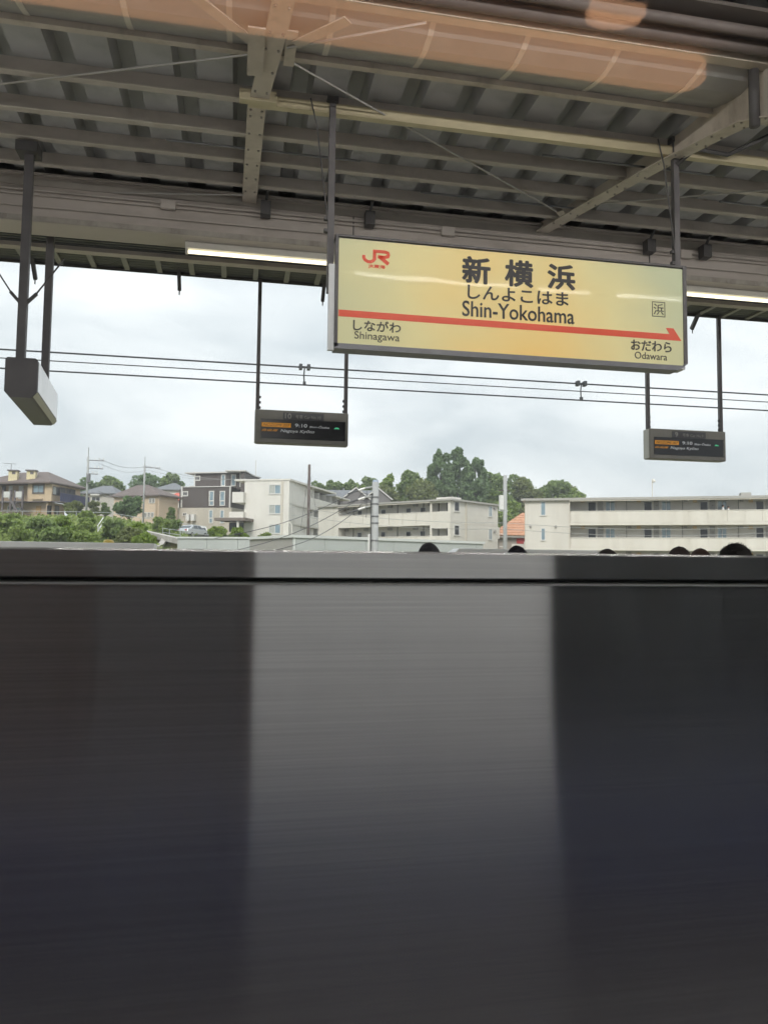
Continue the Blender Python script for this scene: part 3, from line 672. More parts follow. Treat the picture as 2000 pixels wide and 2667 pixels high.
def hair_mesh(seed, spike=.018, n=900):
    rg = np.random.default_rng(seed); V, Fs = [], []
    c = np.array([0, .008, 1.603]); rad = np.array([.083, .102, .107])
    nu, nv = 26, 12
    ph = rg.uniform(0, 6.28, 6)
    for j in range(nv+1):
        th = j/nv*math.pi*.62
        for i in range(nu):
            a = 2*math.pi*i/nu
            d = np.array([math.sin(th)*math.cos(a), math.sin(th)*math.sin(a), math.cos(th)])
            k_ = 1+.025*math.sin(3*a+ph[0])*math.sin(th*2+ph[1])+.02*math.sin(5*a+ph[2]+th*3)
            p = c+rad*d*k_
            if d[1] < -.45 and th > 1.15: p = c+rad*d*.86
            V.append(p)
    Fs = [(j*nu+i, j*nu+(i+1)%nu, (j+1)*nu+(i+1)%nu, (j+1)*nu+i) for j in range(nv) for i in range(nu)]
    for _ in range(n):
        th, a = math.acos(1-rg.uniform(0, 1)*1.25), rg.uniform(0, 2*math.pi)
        d = np.array([math.sin(th)*math.cos(a), math.sin(th)*math.sin(a), math.cos(th)])
        p = c+rad*d*.985; t_ = np.cross(d, rg.normal(size=3)); t_ /= np.linalg.norm(t_)
        sw = np.array([math.cos(a*2+ph[3]), math.sin(a+ph[4]), -.3]); q = p+d*spike*rg.uniform(.3, 1)+sw*spike*1.1+t_*spike*rg.uniform(-1, 1)
        k_ = len(V); w = .0028
        V += [p-t_*w, p+t_*w, q]; Fs.append((k_, k_+1, k_+2))
    me = bpy.data.meshes.new('hair'); me.from_pydata([tuple(map(float, p)) for p in V], [], Fs); 
    for p in me.polygons: p.use_smooth = True
    return me
BODY = body_mesh()
M_skin = mat('skin', (.50, .32, .24), .5, var=.08, vscale=12)
for nm in range(4): BODY.materials.append(M_skin)
def person(x, y, top, rot, hair_col, shirt, pants, label, group=None, spike=.018, seed=1, floor=FLOOR, n=900):
    sc_ = (top-floor)/1.712
    t = thing('person', (x, y, floor), label, 'person', group); t.scale = (sc_,)*3; t.rotation_euler.z = rot
    b = bpy.data.objects.new('body', BODY); COL.objects.link(b); b.parent = t
    mats_ = (M_skin, mat('shirt_%s' % label[:12], shirt, .8, var=.15, vscale=20), mat('trousers_%s' % label[:12], pants, .8, var=.15, vscale=20), mat('shoe', (.03, .03, .03), .5))
    for i, mm in enumerate(mats_): b.material_slots[i].link = 'OBJECT'; b.material_slots[i].material = mm
    hm = hair_mesh(seed, spike, n); hm.materials.append(mat('hair_%d' % seed, hair_col, .75, var=.3, vscale=30, spec=.1))
    h_ = bpy.data.objects.new('hair', hm); COL.objects.link(h_); h_.parent = t
    return t
G = 'people waiting on the platform behind the barrier'
def stand(px, py, Y, *a, **k):
    p = atY(px, py, Y); return person(p[0], Y, p[2], *a, group=G, **k)
stand(1118, 1413, 5.5, 2.6, (.032, .032, .036), (.5, .5, .52), (.05, .05, .06), 'dark haired person whose head shows in front of the grey shed', spike=.006, seed=2)
stand(1345, 1421, 5.9, 2.9, (.018, .018, .024), (.08, .09, .12), (.04, .04, .05), 'black haired person whose head shows below the orange tiled roof', spike=.01, seed=3)
stand(1579, 1429, 6.0, 3.4, (.035, .03, .028), (.6, .6, .6), (.05, .05, .08), 'person of whom only the very top of dark hair shows over the barrier', spike=.01, seed=4)
stand(1769, 1423, 5.3, 2.2, (.036, .027, .026), (.25, .25, .3), (.03, .03, .04), 'brown-black haired person, the taller of the two heads side by side', spike=.007, seed=5)
stand(1822, 1428, 5.9, 3.0, (.05, .031, .025), (.35, .3, .25), (.05, .05, .05), 'reddish brown haired person, the lower of the two heads side by side', spike=.007, seed=6)
stand(1910, 1415, 4.4, 3.9, (.028, .025, .024), (.12, .14, .2), (.04, .04, .05), 'person with tousled short black hair nearest the right edge', spike=.03, seed=7, n=1600)

# ------------------------------------------------------------------ the land beyond the station
def terrain():
    nx, ny = 90, 80
    xs = np.concatenate([np.linspace(-1500, -120, 10), np.linspace(-100, 160, 70), np.linspace(200, 1500, 10)])
    ys = np.concatenate([np.linspace(10.2, 200, 62), np.linspace(220, 2000, 18)])
    def hz(x, y):
        left = 1/(1+math.exp((x-(-2+.02*y))/5.0))           # 1 on the left bank
        bank = np.interp(y, [30, 48, 62, 92, 105, 130, 170, 260], [-7, -4, 1.2, 4.7, 5.0, 6.0, 9, 12])
        flat = np.interp(y, [30, 60, 85, 110, 135, 160, 200, 260], [-7, -5, -2.4, -1.0, 2.5, 6.5, 12, 14])
        return left*bank+(1-left)*flat+.25*math.sin(x*.3)*math.sin(y*.21)*(1 if y > 40 else .2)
    V = [(x, y, hz(x, y)) for y in ys for x in xs]; n = len(xs)
    Fs = [(j*n+i, j*n+i+1, (j+1)*n+i+1, (j+1)*n+i) for j in range(len(ys)-1) for i in range(n-1)]
    me = bpy.data.meshes.new('terrain'); me.from_pydata(V, [], Fs)
    for p in me.polygons: p.use_smooth = True
    o = bpy.data.objects.new('terrain', me); COL.objects.link(o)
    me.materials.append(mat('ground_grass', (.10, .14, .05), .9, vcol=(.2, .16, .09), vscale=.15, bump=.3, bscale=3))
    return struct(o), hz
TER, GZ = terrain()
struct(MB().box(-1500, 1500, -1500, 10.3, -7.4, -7.1).build('track_bed', mat('ballast', (.16, .15, .14), .9, var=.3, vscale=8)))

# ------------------------------------------------------------------ building helpers
class Wall:
    """vertical plane through two ground points (photo column, axial depth); u runs from A to B, n points to the camera"""
    def __init__(s, pa, da, pb, db, back=0.0):
        a, b = at(pa, hor(pa), da), at(pb, hor(pb), db)
        s.A, s.B = Vector((a[0], a[1], 0)), Vector((b[0], b[1], 0)); s.u = (s.B-s.A); s.L = s.u.length; s.u.normalize()
        s.n = Vector((s.u.y, -s.u.x, 0))
        if s.n.dot(s.A) > 0: s.n = -s.n
        s.A = s.A-s.n*back; s.B = s.B-s.n*back
    def hit(s, px, py):
        d = Vector(axis_ray(px, py)); k = s.A.dot(s.n)/d.dot(s.n); p = d*k
        return (p-s.A).dot(s.u), p.z
    def P(s, u, z, n=0.0): return s.A+s.u*u+s.n*n+Vector((0, 0, z))
    def box(s, mb_, u0, u1, z0, z1, n0, n1):
        return mb_.hexa([s.P(u0, z0, n1), s.P(u1, z0, n1), s.P(u1, z0, n0), s.P(u0, z0, n0), s.P(u0, z1, n1), s.P(u1, z1, n1), s.P(u1, z1, n0), s.P(u0, z1, n0)])
    def pbox(s, px0, py0, px1, py1, n0, n1, name, m_, parent, **k):
        """box whose front outline covers the pixel rectangle on this wall"""
        u0, zt_ = s.hit(px0, py0); u1, zb_ = s.hit(px1, py1)
        return s.box(MB(), min(u0, u1), max(u0, u1), min(zb_, zt_), max(zb_, zt_), n0, n1).build(name, m_, parent, **k)
    def window(s, px0, py0, px1, py1, parent, frame=None, pane=None, fw=.09, split=True, name='window', curtain=None):
        u0, zt_ = s.hit(px0, py0); u1, zb_ = s.hit(px1, py1); frame = frame or M_wframe; pane = pane or M_glass
        m_ = MB()
        s.box(m_, u0-fw, u1+fw, zt_, zt_+fw, 0, .07); s.box(m_, u0-fw, u1+fw, zb_-fw, zb_, 0, .09); s.box(m_, u0-fw, u0, zb_, zt_, 0, .07); s.box(m_, u1, u1+fw, zb_, zt_, 0, .07)
        if split: s.box(m_, (u0+u1)/2-.03, (u0+u1)/2+.03, zb_, zt_, 0, .05)
        w = m_.build(name, frame, parent)
        s.box(MB(), u0, u1, zb_, zt_, -.02, .02).build('pane', pane, w)
        if curtain: s.box(MB(), u0+.02, (u0+u1)/2-.03, zb_, zt_, .021, .03).build('curtain', curtain, w)
        return w
M_wframe = mat('window_frame', (.62, .61, .58), .5); M_wdark = mat('window_frame_dark', (.12, .1, .09), .5)
M_glass = mat('window_pane_dark', (.07, .075, .085), .3, var=.3, vscale=1.2, spec=.3); M_glassb = mat('window_pane_blue', (.26, .36, .42), .1, var=.3, vscale=1.5, spec=.8)
M_curt = mat('curtain_pale', (.45, .47, .44), .8, var=.2, vscale=4)
M_beige = mat('beige_cladding', (.655, .63, .57), .7, var=.08, vscale=.6, stretch=(1, 1, .3), dirt=((.42, .38, .31), .5, .5), bump=.04, bscale=12)
M_beige2 = mat('beige_parapet', (.69, .66, .59), .7, var=.08, vscale=.7, stretch=(1, 1, .25), dirt=((.46, .42, .34), .45, .55))
M_beigeD = mat('beige_recess', (.66, .63, .57), .75, var=.12, vscale=.8)
M_fascia = mat('roof_fascia', (.40, .39, .36), .6, var=.15); M_flat = mat('flat_roof', (.3, .3, .29), .8, var=.2)
M_pipe = mat('downpipe', (.55, .51, .44), .5); M_doorg = mat('door_grey', (.33, .32, .30), .5, var=.1); M_meter = mat('meter_box', (.62, .46, .25), .6)
M_white2 = mat('white_wall', (.70, .68, .63), .7, var=.07, vscale=.5, stretch=(1, 1, .3), dirt=((.5, .47, .42), .5, .5))
M_brown = mat('dark_brown_cladding', (.095, .08, .075), .6, var=.15, vscale=2, stretch=(4, 4, .3))
M_ac = mat('ac_unit', (.66, .66, .64), .5)

# ---- right apartment block with two open walkways
W = Wall(1366, 82.2, 2060, 75.0)
bR = thing('apartment_block', tuple(W.P(W.L/2, -3)), 'long cream apartment block with two open walkways at the right', 'building')
uE, _ = W.hit(1483, 1350); zR = W.hit(1366, 1299)[1]; uEnd = W.L; zG = -4.0; DEP = 11.0
Wb = Wall(1366, 82.2, 2060, 75.0, back=1.5)
W.box(MB(), 0, uE, zG, zR-.25, -DEP, 0).build('end_wall', M_beige, bR)
W.box(MB(), uE+.002, uEnd, zG, zR-.25, -DEP, -1.5).build('back_wall', M_beigeD, bR)
W.box(MB(), -.35, uEnd, zR-.25, zR, -DEP-.3, .35).build('roof', M_fascia, bR)
for i in range(14):
    u = uE+.3+i*1.9
    if u < uEnd: W.box(MB(), u, u+.06, zR-.42, zR-.25, .2, .32).build('gutter_bracket', M_wframe, bR)
W.box(MB(), uE, uEnd, zR-.36, zR-.255, .12, .30).build('gutter', M_pipe, bR)
floors = []
for yt, yb in ((1331, 1367.5), (1400, 1432.5), (1469, 1500)):
    zt_, zb_ = W.hit(1486, yt)[1], W.hit(1486, yb)[1]; floors.append((zt_, zb_))
    W.box(MB(), uE+.003, uEnd, zb_-.05, zb_+.12, -1.49, -.1).build('walkway_slab', M_beigeD, bR)
    u = uE; pw_ = [1.75]*40
    edges = [W.hit(p, 1400)[0] for p in (1486, 1529, 1574, 1622, 1670, 1718, 1756, 1793, 1843, 1894, 1940, 1985, 2030, 2059)]
    for a, b in zip(edges[:-1], edges[1:]):
        W.box(MB(), a+.03, b-.03, zb_+.28, zt_-.07, -.12, 0).build('parapet_panel', M_beige2, bR)
    W.box(MB(), uE, uEnd, zb_-.02, zb_+.26, -.13, .03).build('slab_edge', M_beige2, bR)
    W.box(MB(), uE, uEnd, zt_-.068, zt_, -.14, .03).build('parapet_cap', M_beige, bR)
    W.box(MB(), uE, uEnd, zb_+.26, zt_-.07, -.118, -.04).build('parapet_backing', M_beigeD, bR)
for k_, (yt, yb) in enumerate(((1309, 1335), (1378, 1404), (1447, 1472))):
    for j in range(-1, 4):
        dx = 145.5*j
        for (a, b, kind) in ((1677, 1696, 'd'), (1701.5, 1716, 'g'), (1723, 1745, 'w')):
            if a+dx < 1500 or a+dx > 2040: continue
            yy = (a+dx-1500)*-.006
            if kind == 'd': Wb.window(a+dx, yt+yy, b+dx, yb+yy, bR, split=False)
            elif kind == 'g': Wb.pbox(a+dx, yt-6+yy, b+dx, yb+yy, 0, .06, 'door', M_doorg, bR)
            else: Wb.window(a+dx, yt-1+yy, b+dx, yb+yy, bR, pane=M_glassb)
        if 1500 < 1657+dx < 2000: Wb.pbox(1657+dx, yt-8, 1668+dx, yt-.5, 0, .2, 'meter_box', M_meter, bR)
        if 1500 < 1636+dx < 2000:
            Wb.pbox(1634+dx, yt-9, 1643+dx, yt-2, 0, .25, 'vent_hood', M_doorg, bR); Wb.pbox(1630+dx, yt-12, 1632+dx, yb, 0, .1, 'downpipe', mat('pipe_dark', (.2, .19, .17), .5), bR)
            Wb.pbox(1707+dx, yt+7, 1711+dx, yt+9, .06, .09, 'number_plate', M_wdark, bR)
for (a, b, c, d) in ((1409, 1308, 1419, 1341), (1410, 1377, 1418, 1406)): W.window(a, b, c, d, bR, pane=M_glassb, split=False, fw=.12)
for px in (1381, 1447):
    for py in (1304, 1371): W.pbox(px-2.5, py-2.5, px+2.5, py+2.5, 0, .15, 'vent_cap', M_doorg, bR)
W.pbox(1435.4, 1302, 1436.6, 1440, -.02, .012, 'cladding_joint', M_beigeD, bR); W.pbox(1366, 1367, 1482, 1369.5, -.02, .014, 'floor_band', M_beigeD, bR)
W.pbox(1481, 1300, 1484.5, 1440, 0, .14, 'downpipe', M_pipe, bR); W.pbox(1366, 1300, 1368.5, 1440, 0, .1, 'corner_trim', M_pipe, bR)
W.pbox(1944, 1274, 1972, 1286, -5, -3.5, 'roof_vent', M_fascia, bR)
u_, z_ = W.hit(1702, 1288); an = MB().tube([W.P(u_, zR-.1, -3), W.P(u_, zR+2.2, -3)], .045, 6).build('antenna_mast', M_pipe, bR)
MB().tube([W.P(u_+.1, zR+2.0, -3), W.P(u_+.35, zR+1.9, -2.9)], .25, 10, .04).build('antenna_dish', M_white2, an)
# two people on the upper walkway
for px, py, hc, lb, sd_ in ((1884, 1313, (.02, .02, .02), 'person in white on the upper walkway, the taller of two', 11), (1898, 1316.5, (.02, .018, .018), 'person in white on the upper walkway, the shorter of two', 12)):
    u, z = W.hit(px, py); p = W.P(u, z, -.6); fl_ = floors[0][1]+.12
    person(p.x, p.y, p.z, 1.0, hc, (.8, .8, .8), (.2, .2, .25), lb, 'people on the apartment walkway', seed=sd_, floor=fl_, n=100)

# ---- middle apartment block: walkway wing and end wing meeting at a corner
W1 = Wall(827, 100.5, 1172, 87.0); W1b = Wall(827, 100.5, 1172, 87.0, back=1.4); W2 = Wall(1172, 87.0, 1296, 94.5)
bM = thing('apartment_block', tuple(W1.P(W1.L, -3)), 'cream apartment block with corner stairwell behind the grey shed', 'building')
zM = W1.hit(1172, 1299)[1]; ua = W1.hit(881, 1350)[0]; ub = W1.hit(1122, 1350)[0]; zG = -4
def poly_prism(pts, z0, z1): return MB().prism([(p.x, p.y, z0) for p in pts], (0, 0, z1-z0))
far = W1.P(0, 0)-W1.n*9; far2 = W2.P(W2.L, 0)
W1.box(MB(), 0, ua, zG, zM-.2, -9, 0).build('end_wall', M_beige, bM)
W1.box(MB(), ua+.003, W1.L-.01, zG, zM-.2, -9, -1.4).build('back_wall', M_beigeD, bM)
W2.box(MB(), 0.02, W2.L, zG, zM-.2, -.35, -.0).build('gable_wall', M_beige, bM); W2.box(MB(), W2.L-.3, W2.L-.01, zG, zM-.2, -6, -.36).build('return_wall', M_beige, bM)
poly_prism([W1.P(-.3, 0, .3), W1.P(W1.L+.35, 0, .3), W2.P(W2.L+.3, 0, .3), W2.P(W2.L+.3, 0, -6.3), W1.P(-.3, 0, -9.3)], zM-.2, zM).build('roof', M_fascia, bM)
W1.box(MB(), ua, ub, zM-.36, zM-.21, .05, .22).build('gutter', M_pipe, bM)
zt1, zb1 = W1.hit(881, 1343.5)[1], W1.hit(881, 1373)[1]
for zt_, zb_ in ((zt1, zb1), (zt1-2.8, zb1-2.8)):
    n_ = 7; e_ = np.linspace(ua, ub, n_+1)
    for a, b in zip(e_[:-1], e_[1:]): W1.box(MB(), a+.03, b-.03, zb_+.05, zt_-.07, -.12, 0).build('parapet_panel', M_beige2, bM)
    W1.box(MB(), ua, ub, zb_-.12, zb_+.045, -1.39, .02).build('walkway_slab', M_beige2, bM)
    W1.box(MB(), ua, ub, zt_-.068, zt_, -.14, .03).build('parapet_cap', M_beige, bM)
    # stairwell bay: low wall, posts and dark back
    W1.box(MB(), ub, W1.L-.015, zb_-.12, zt_-.02, -.14, .01).build('stair_parapet', M_beige2, bM)
    W1.box(MB(), ub+1.3, W1.L-.25, zt_, zt_+1.35, -1.395, -1.3).build('stair_opening', M_glass, bM)
W1.box(MB(), ub-.12, ub+.12, zG, zM-.21, -.13, .03).build('post', M_beige2, bM); W1.box(MB(), W1.L-.35, W1.L-.02, zG, zM-.21, -.14, .025).build('post', M_beige2, bM)
W1.box(MB(), ub, W1.L-.02, zM-.42, zM-.205, -.13, .02).build('lintel', M_beige2, bM); W1.box(MB(), ub, W1.L-.02, zb1-.5, zb1-.125, -.13, .02).build('lintel', M_beige2, bM)
for dz, rows in ((0, ((883, 893), (933, 943), (994, 1004.5), (1059, 1070), (1096, 1108))), (1, ((883, 893), (933, 943), (994, 1004.5), (1059, 1070), (1096, 1108)))):
    for a, b in rows:
        u0 = W1b.hit(a, 1330)[0]; u1 = W1b.hit(b, 1330)[0]; zt_ = zt1+.62-2.8*dz; zb_ = zt1-.6-2.8*dz
        f_ = MB(); W1b.box(f_, u0-.09, u0, zb_, zt_+.09, 0, .08); W1b.box(f_, u1, u1+.09, zb_, zt_+.09, 0, .08); W1b.box(f_, u0, u1, zt_, zt_+.09, 0, .08)
        w_ = f_.build('door', M_wframe, bM); W1b.box(MB(), u0, u1, zb_, zt_, 0, .03).build('door_leaf', M_glass, w_)
        W1b.box(MB(), u1+.5, u1+1.1, zt_+.2, zt_+.5, 0, .25).build('vent_hood', M_doorg, bM); W1b.box(MB(), u1+1.9, u1+2.0, zb_, zt_+.9, 0, .1).build('downpipe', mat('pipe_dark'), bM)
for a, b, c, d, pn, nm in ((1183, 1307, 1194.5, 1331, M_glass, 'opening'), (1183, 1369, 1194.5, 1393, M_glass, 'opening'), (1272.5, 1319, 1279.5, 1345, M_glassb, 'window'), (1272.5, 1379, 1279.5, 1405, M_glassb, 'window')):
    W2.window(a, b, c, d, bM, pane=pn, split=nm == 'window', fw=.13, name=nm)
W2.pbox(1212, 1303, 1214.5, 1440, 0, .12, 'downpipe', M_pipe, bM)
W2.pbox(1173, 1362, 1295, 1364, -.01, .013, 'floor_band', M_beigeD, bM); W2.pbox(1285, 1322, 1289, 1328, 0, .15, 'vent_cap', M_doorg, bM); W2.pbox(1285, 1381, 1289, 1387, 0, .15, 'vent_cap', M_doorg, bM)
W2.box(MB(), W2.L, W2.L+.9, zM-4.2, zM-2.8, -1.6, -.3).build('rear_balcony', M_beige2, bM); W2.box(MB(), W2.L, W2.L+.9, zM-7.0, zM-5.6, -1.6, -.3).build('rear_balcony', M_beige2, bM)
W1.box(MB(), W1.hit(1120, 1293)[0], W1.hit(1151, 1293)[0]+.6, zM, zM+.35, -3, -1.2).build('roof_vent', M_white2, bM)

# ---- white apartment block with receding balconies
V1 = Wall(614, 106.5, 750, 105.0); V2 = Wall(750, 105.0, 908, 133.0); V2b = Wall(750, 105.0, 908, 133.0, back=1.6)
bW = thing('apartment_block', tuple(V1.P(V1.L, -3)), 'white apartment block with three tiers of receding balconies', 'building')
zW = V1.hit(680, 1250)[1]
V1.box(MB(), V1.hit(637, 1300)[0], V1.L, -3, zW-.1, -12, 0).build('front_wall', M_white2, bW)
V1.box(MB(), V1.hit(612, 1250)[0], V1.L+.15, zW-.1, zW+.12, -12, .1).build('roof', M_white2, bW)
V2.box(MB(), .4, V2.L, -3, zW-.15, -2.2, -1.6).build('balcony_wall', mat('brown_grey_wall', (.17, .155, .15), .7, var=.2, vscale=.8), bW)
V2.box(MB(), .0, V2.L*.72, zW-.13, zW+.13, -4.5, .15).build('roof', M_white2, bW); V2.box(MB(), V2.L*.72+.02, V2.L, zW-.55, zW-.28, -4.5, .1).build('roof', M_white2, bW)
h0 = zW-V1.hit(750, 1281)[1]; fl_h = V1.hit(715, 1263)[1]-V1.hit(715, 1315)[1]
for i in range(4):
    zt_ = zW-h0-fl_h*i+.0; zb_ = zt_-fl_h*.56
    V2.box(MB(), .0, V2.L*(.78 if i == 0 else .95), zb_, zt_, -.15, 0).build('balcony_parapet', M_white2, bW)
    V2.box(MB(), .0, V2.L*.95, zb_-.16, zb_-.002, -1.6, -.02).build('balcony_slab', M_white2, bW)
    for j in range(7):
        u = 1.6+j*3.1
        w_ = V2b.box(MB(), u, u+1.7, zb_+.1, zt_+.75, 0, .04).build('balcony_window', M_glass, bW)
        V2b.box(MB(), u-.1, u, zb_+.1, zt_+.85, 0, .1).build('jamb', M_wframe, w_); V2b.box(MB(), u+.8, u+.88, zb_+.1, zt_+.75, .041, .08).build('mullion', M_wframe, w_)
        if j % 2 == i % 2: V2b.box(MB(), u+2.1, u+2.9, zt_+.05, zt_+.6, 0, .35).build('ac_unit', M_ac, bW)
        V2.box(MB(), u+2.4, u+2.47, zt_, zt_+1.1, -1.5, -.2).build('divider', M_white2, bW)
for a, b, c, d in ((703, 1264, 730, 1285), (703, 1316, 730, 1337), (703, 1367, 730, 1388)): V1.window(a, b, c, d, bW, pane=M_glassb, fw=.16, curtain=M_curt)
for a, b, c, d in ((612, 1283, 640, 1310), (604, 1334, 640, 1350)): V1.pbox(a, b, c, d, -3, .9, 'side_balcony', M_white2, bW)
V1.pbox(583, 1352, 661, 1359.5, -1, 3.2, 'entrance_canopy', mat('canopy_brown', (.17, .14, .12), .6), bW)
V1.pbox(638, 1361, 642, 1390, 2.6, 2.9, 'canopy_post', M_white2, bW); V1.pbox(596, 1361, 634, 1385, -1, -.2, 'entrance', M_glass, bW)
V1.pbox(733, 1252, 736, 1400, 0, .12, 'downpipe', M_pipe, bW)

# ---- dark brown and beige house block
D1 = Wall(463, 121, 631, 118.5); D2 = Wall(631, 118.5, 720, 150)
bD = thing('apartment_house', tuple(D1.P(10, 0)), 'dark brown clad flat-roofed building with beige ground floor and slim windows', 'building')
u_ = lambda p: D1.hit(p, 1300)[0]; z_ = lambda y: D1.hit(560, y)[1]; D1u = Wall(463, 121, 631, 118.5, back=1.8); uu = lambda p: D1u.hit(p, 1240)[0]
D1.box(MB(), uu(508), uu(631), z_(1272), z_(1229), -9, -1.8).build('upper_storey', M_brown, bD)
D1.box(MB(), uu(485), uu(632), z_(1229)+.003, z_(1226), -9.4, -1.3).build('roof', mat('roof_edge_white', (.55, .54, .52), .5), bD)
D1.box(MB(), u_(475), u_(603), z_(1322), z_(1268.5), -9, 0).build('middle_storey', M_brown, bD)
D1.box(MB(), u_(475)-.1, u_(603)+.1, z_(1268.5)+.003, z_(1266.3), -9, .12).build('roof', mat('roof_edge_white'), bD)
D1.box(MB(), u_(463), u_(475)-.01, z_(1322), z_(1272), -9, -.6).build('side_wing', M_brown, bD); D1.box(MB(), u_(463), u_(507), z_(1271), z_(1257), -9, -4).build('side_wing', M_white2, bD)
D1.box(MB(), u_(463), u_(604), -2, z_(1322)-.003, -9, -.02).build('ground_storey', mat('ground_beige', (.5, .46, .39), .7, var=.08, vscale=.7, dirt=((.36, .33, .28), .5, .5)), bD)
D2.box(MB(), .4, D2.L*.9, z_(1290), z_(1229), -.6, -1.8+1.78).build('receding_wing', M_brown, bD); D2.box(MB(), 0, D2.L*.9, z_(1229)+.006, z_(1226)+.004, -3, .2).build('roof', mat('roof_edge_white'), bD)
D1u = Wall(463, 121, 631, 118.5, back=1.8)
for a, b, c, d in ((579, 1238, 585.5, 1264), (605, 1238, 613, 1264)): D1u.window(a, b, c, d, bD, pane=M_glassb, split=False, fw=.14)
D1u.window(509, 1242, 520, 1249.5, bD, pane=M_glass, fw=.16)
for a, b, c, d in ((547.5, 1281, 556, 1303), (547.5, 1306, 556, 1315), (575.5, 1281, 584.5, 1303), (575.5, 1306, 584.5, 1315), (547, 1330, 553, 1348), (576, 1330, 582, 1348), (547, 1351, 553, 1361), (576, 1351, 582, 1361)): D1.window(a, b, c, d, bD, pane=M_glassb, split=False, fw=.14)
D1.window(478.5, 1282, 488, 1290, bD, pane=M_glass, fw=.16); D1.window(478, 1337, 486, 1342, bD, pane=M_glass, fw=.1)
for px in (474.5, 600): D1.pbox(px-.8, 1267, px+.8, 1322, 0, .15, 'downpipe', M_wframe, bD)
for px in (508.5, 627): D1u.pbox(px-.8, 1228, px+.8, 1268, 0, .15, 'downpipe', M_wframe, bD)
for a, b in ((490, 497.5), (503, 511)): D1.pbox(a, 1340, b, 1357, 0, .7, 'water_heater', M_ac, bD)
u, z = D1.hit(640, 1226); MB().tube([D1.P(u, z-.5, -4), D1.P(u, z+2.2, -4)], .04, 6).build('antenna_mast', M_pipe, bD)

# ---- houses: hip-roofed boxes with real eaves
M_tile_g = mat('roof_grey', (.17, .18, .195), .7, var=.25, vscale=3, stretch=(1, 1, 6)); M_tile_b = mat('roof_brown', (.155, .125, .115), .75, var=.3, vscale=2.5, stretch=(1, 1, 6), dirt=((.25, .2, .18), .8, .5))
M_tile_r = mat('roof_red', (.55, .10, .06), .6, var=.2, vscale=3); M_tile_o = mat('roof_orange', (.52, .29, .18), .75, var=.25, vscale=3, vcol=(.40, .2, .12))
def hip(w, u0, u1, zE, zR_, dep, ov=.5, ridge=.35, off=0.0):
    """hip roof over the wall w from u0 to u1"""
    a, b, c, d = w.P(u0-ov, zE, ov), w.P(u1+ov, zE, ov), w.P(u1+ov, zE, -dep-ov), w.P(u0-ov, zE, -dep-ov); mid = (u0+u1)/2; hl = (u1-u0)*ridge/2
    e, f = w.P(mid-hl+off, zR_, -dep/2), w.P(mid+hl+off, zR_, -dep/2); th = Vector((0, 0, -.18))
    return MB().add([a, b, c, d, e, f, a+th, b+th, c+th, d+th], [(0,1,5,4), (1,2,5), (2,3,4,5), (3,0,4), (0,6,7,1), (1,7,8,2), (2,8,9,3), (3,9,6,0), (6,9,8,7)])
# tan house with blue balcony, two chimneys, outside stairs
A1 = Wall(-60, 104, 128, 101.5); A2 = Wall(128, 101.5, 203, 109)
bA = thing('house', tuple(A1.P(12, 6)), 'tan two-storey house with two chimneys and a blue balcony on the bank', 'house')
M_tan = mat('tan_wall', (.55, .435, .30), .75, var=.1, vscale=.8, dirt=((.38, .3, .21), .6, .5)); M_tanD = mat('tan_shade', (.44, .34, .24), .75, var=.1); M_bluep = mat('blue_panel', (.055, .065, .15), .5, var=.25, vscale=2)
M_iron = mat('stair_iron', (.13, .115, .12), .6); M_pan = mat('pale_panel', (.55, .56, .54), .5)
zE = A1.hit(128, 1256)[1]; zRg = A1.hit(128, 1229)[1]+.9; zMid = A1.hit(128, 1305)[1]; zB = 4.5
uM = A1.hit(73, 1280)[0]; uR = A1.L
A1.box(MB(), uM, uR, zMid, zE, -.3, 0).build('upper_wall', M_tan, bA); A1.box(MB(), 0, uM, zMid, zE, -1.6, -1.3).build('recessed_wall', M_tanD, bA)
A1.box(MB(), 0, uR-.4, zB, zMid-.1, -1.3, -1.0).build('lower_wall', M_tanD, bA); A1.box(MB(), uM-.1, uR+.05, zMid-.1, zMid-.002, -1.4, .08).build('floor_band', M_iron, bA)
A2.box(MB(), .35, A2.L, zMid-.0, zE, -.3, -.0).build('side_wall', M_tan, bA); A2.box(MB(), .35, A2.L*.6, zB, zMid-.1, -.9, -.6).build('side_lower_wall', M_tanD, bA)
corner = [A1.P(-.6, zE, .7), A1.P(uR+.25, zE, .7), A2.P(A2.L+.6, zE, .7), A2.P(A2.L+.6, zE, -7), A1.P(-.6, zE, -8)]
rg0, rg1 = Vector(at(54, 1231, 107)), Vector(at(127, 1229, 107)); th = Vector((0, 0, -.2))
MB().add(corner+[rg0, rg1]+[p+th for p in corner], [(0,1,6,5), (1,2,6), (2,3,6), (3,4,5,6), (4,0,5), (0,7,8,1), (1,8,9,2), (2,9,10,3), (3,10,11,4), (4,11,7,0), (7,11,10,9,8)]).build('roof', M_tile_b, bA)
for a, b, yb in ((27, 47, 1247), (74, 94, 1246)):
    c = Vector(at((a+b)/2, 1240, 104.2)); w_ = .55
    ch_ = MB().box(c.x-w_, c.x+w_, c.y-.5, c.y+.5, c.z-1.0, c.z+.65).build('chimney', mat('chimney_cream', (.68, .6, .38), .7, var=.1), bA)
    MB().box(c.x-w_-.15, c.x+w_+.15, c.y-.7, c.y+.6, c.z+.65, c.z+.8).build('chimney_cap', M_iron, ch_); MB().box(c.x-.1, c.x+.32, c.y-.52, c.y-.5, c.z+.2, c.z+.55).build('chimney_vent', M_iron, ch_)
A1.window(89.5, 1265, 113.5, 1282, bA, frame=M_wdark, pane=M_glassb, fw=.2); A1.pbox(87, 1299, 113, 1301, 0, .25, 'ledge', M_tanD, bA)
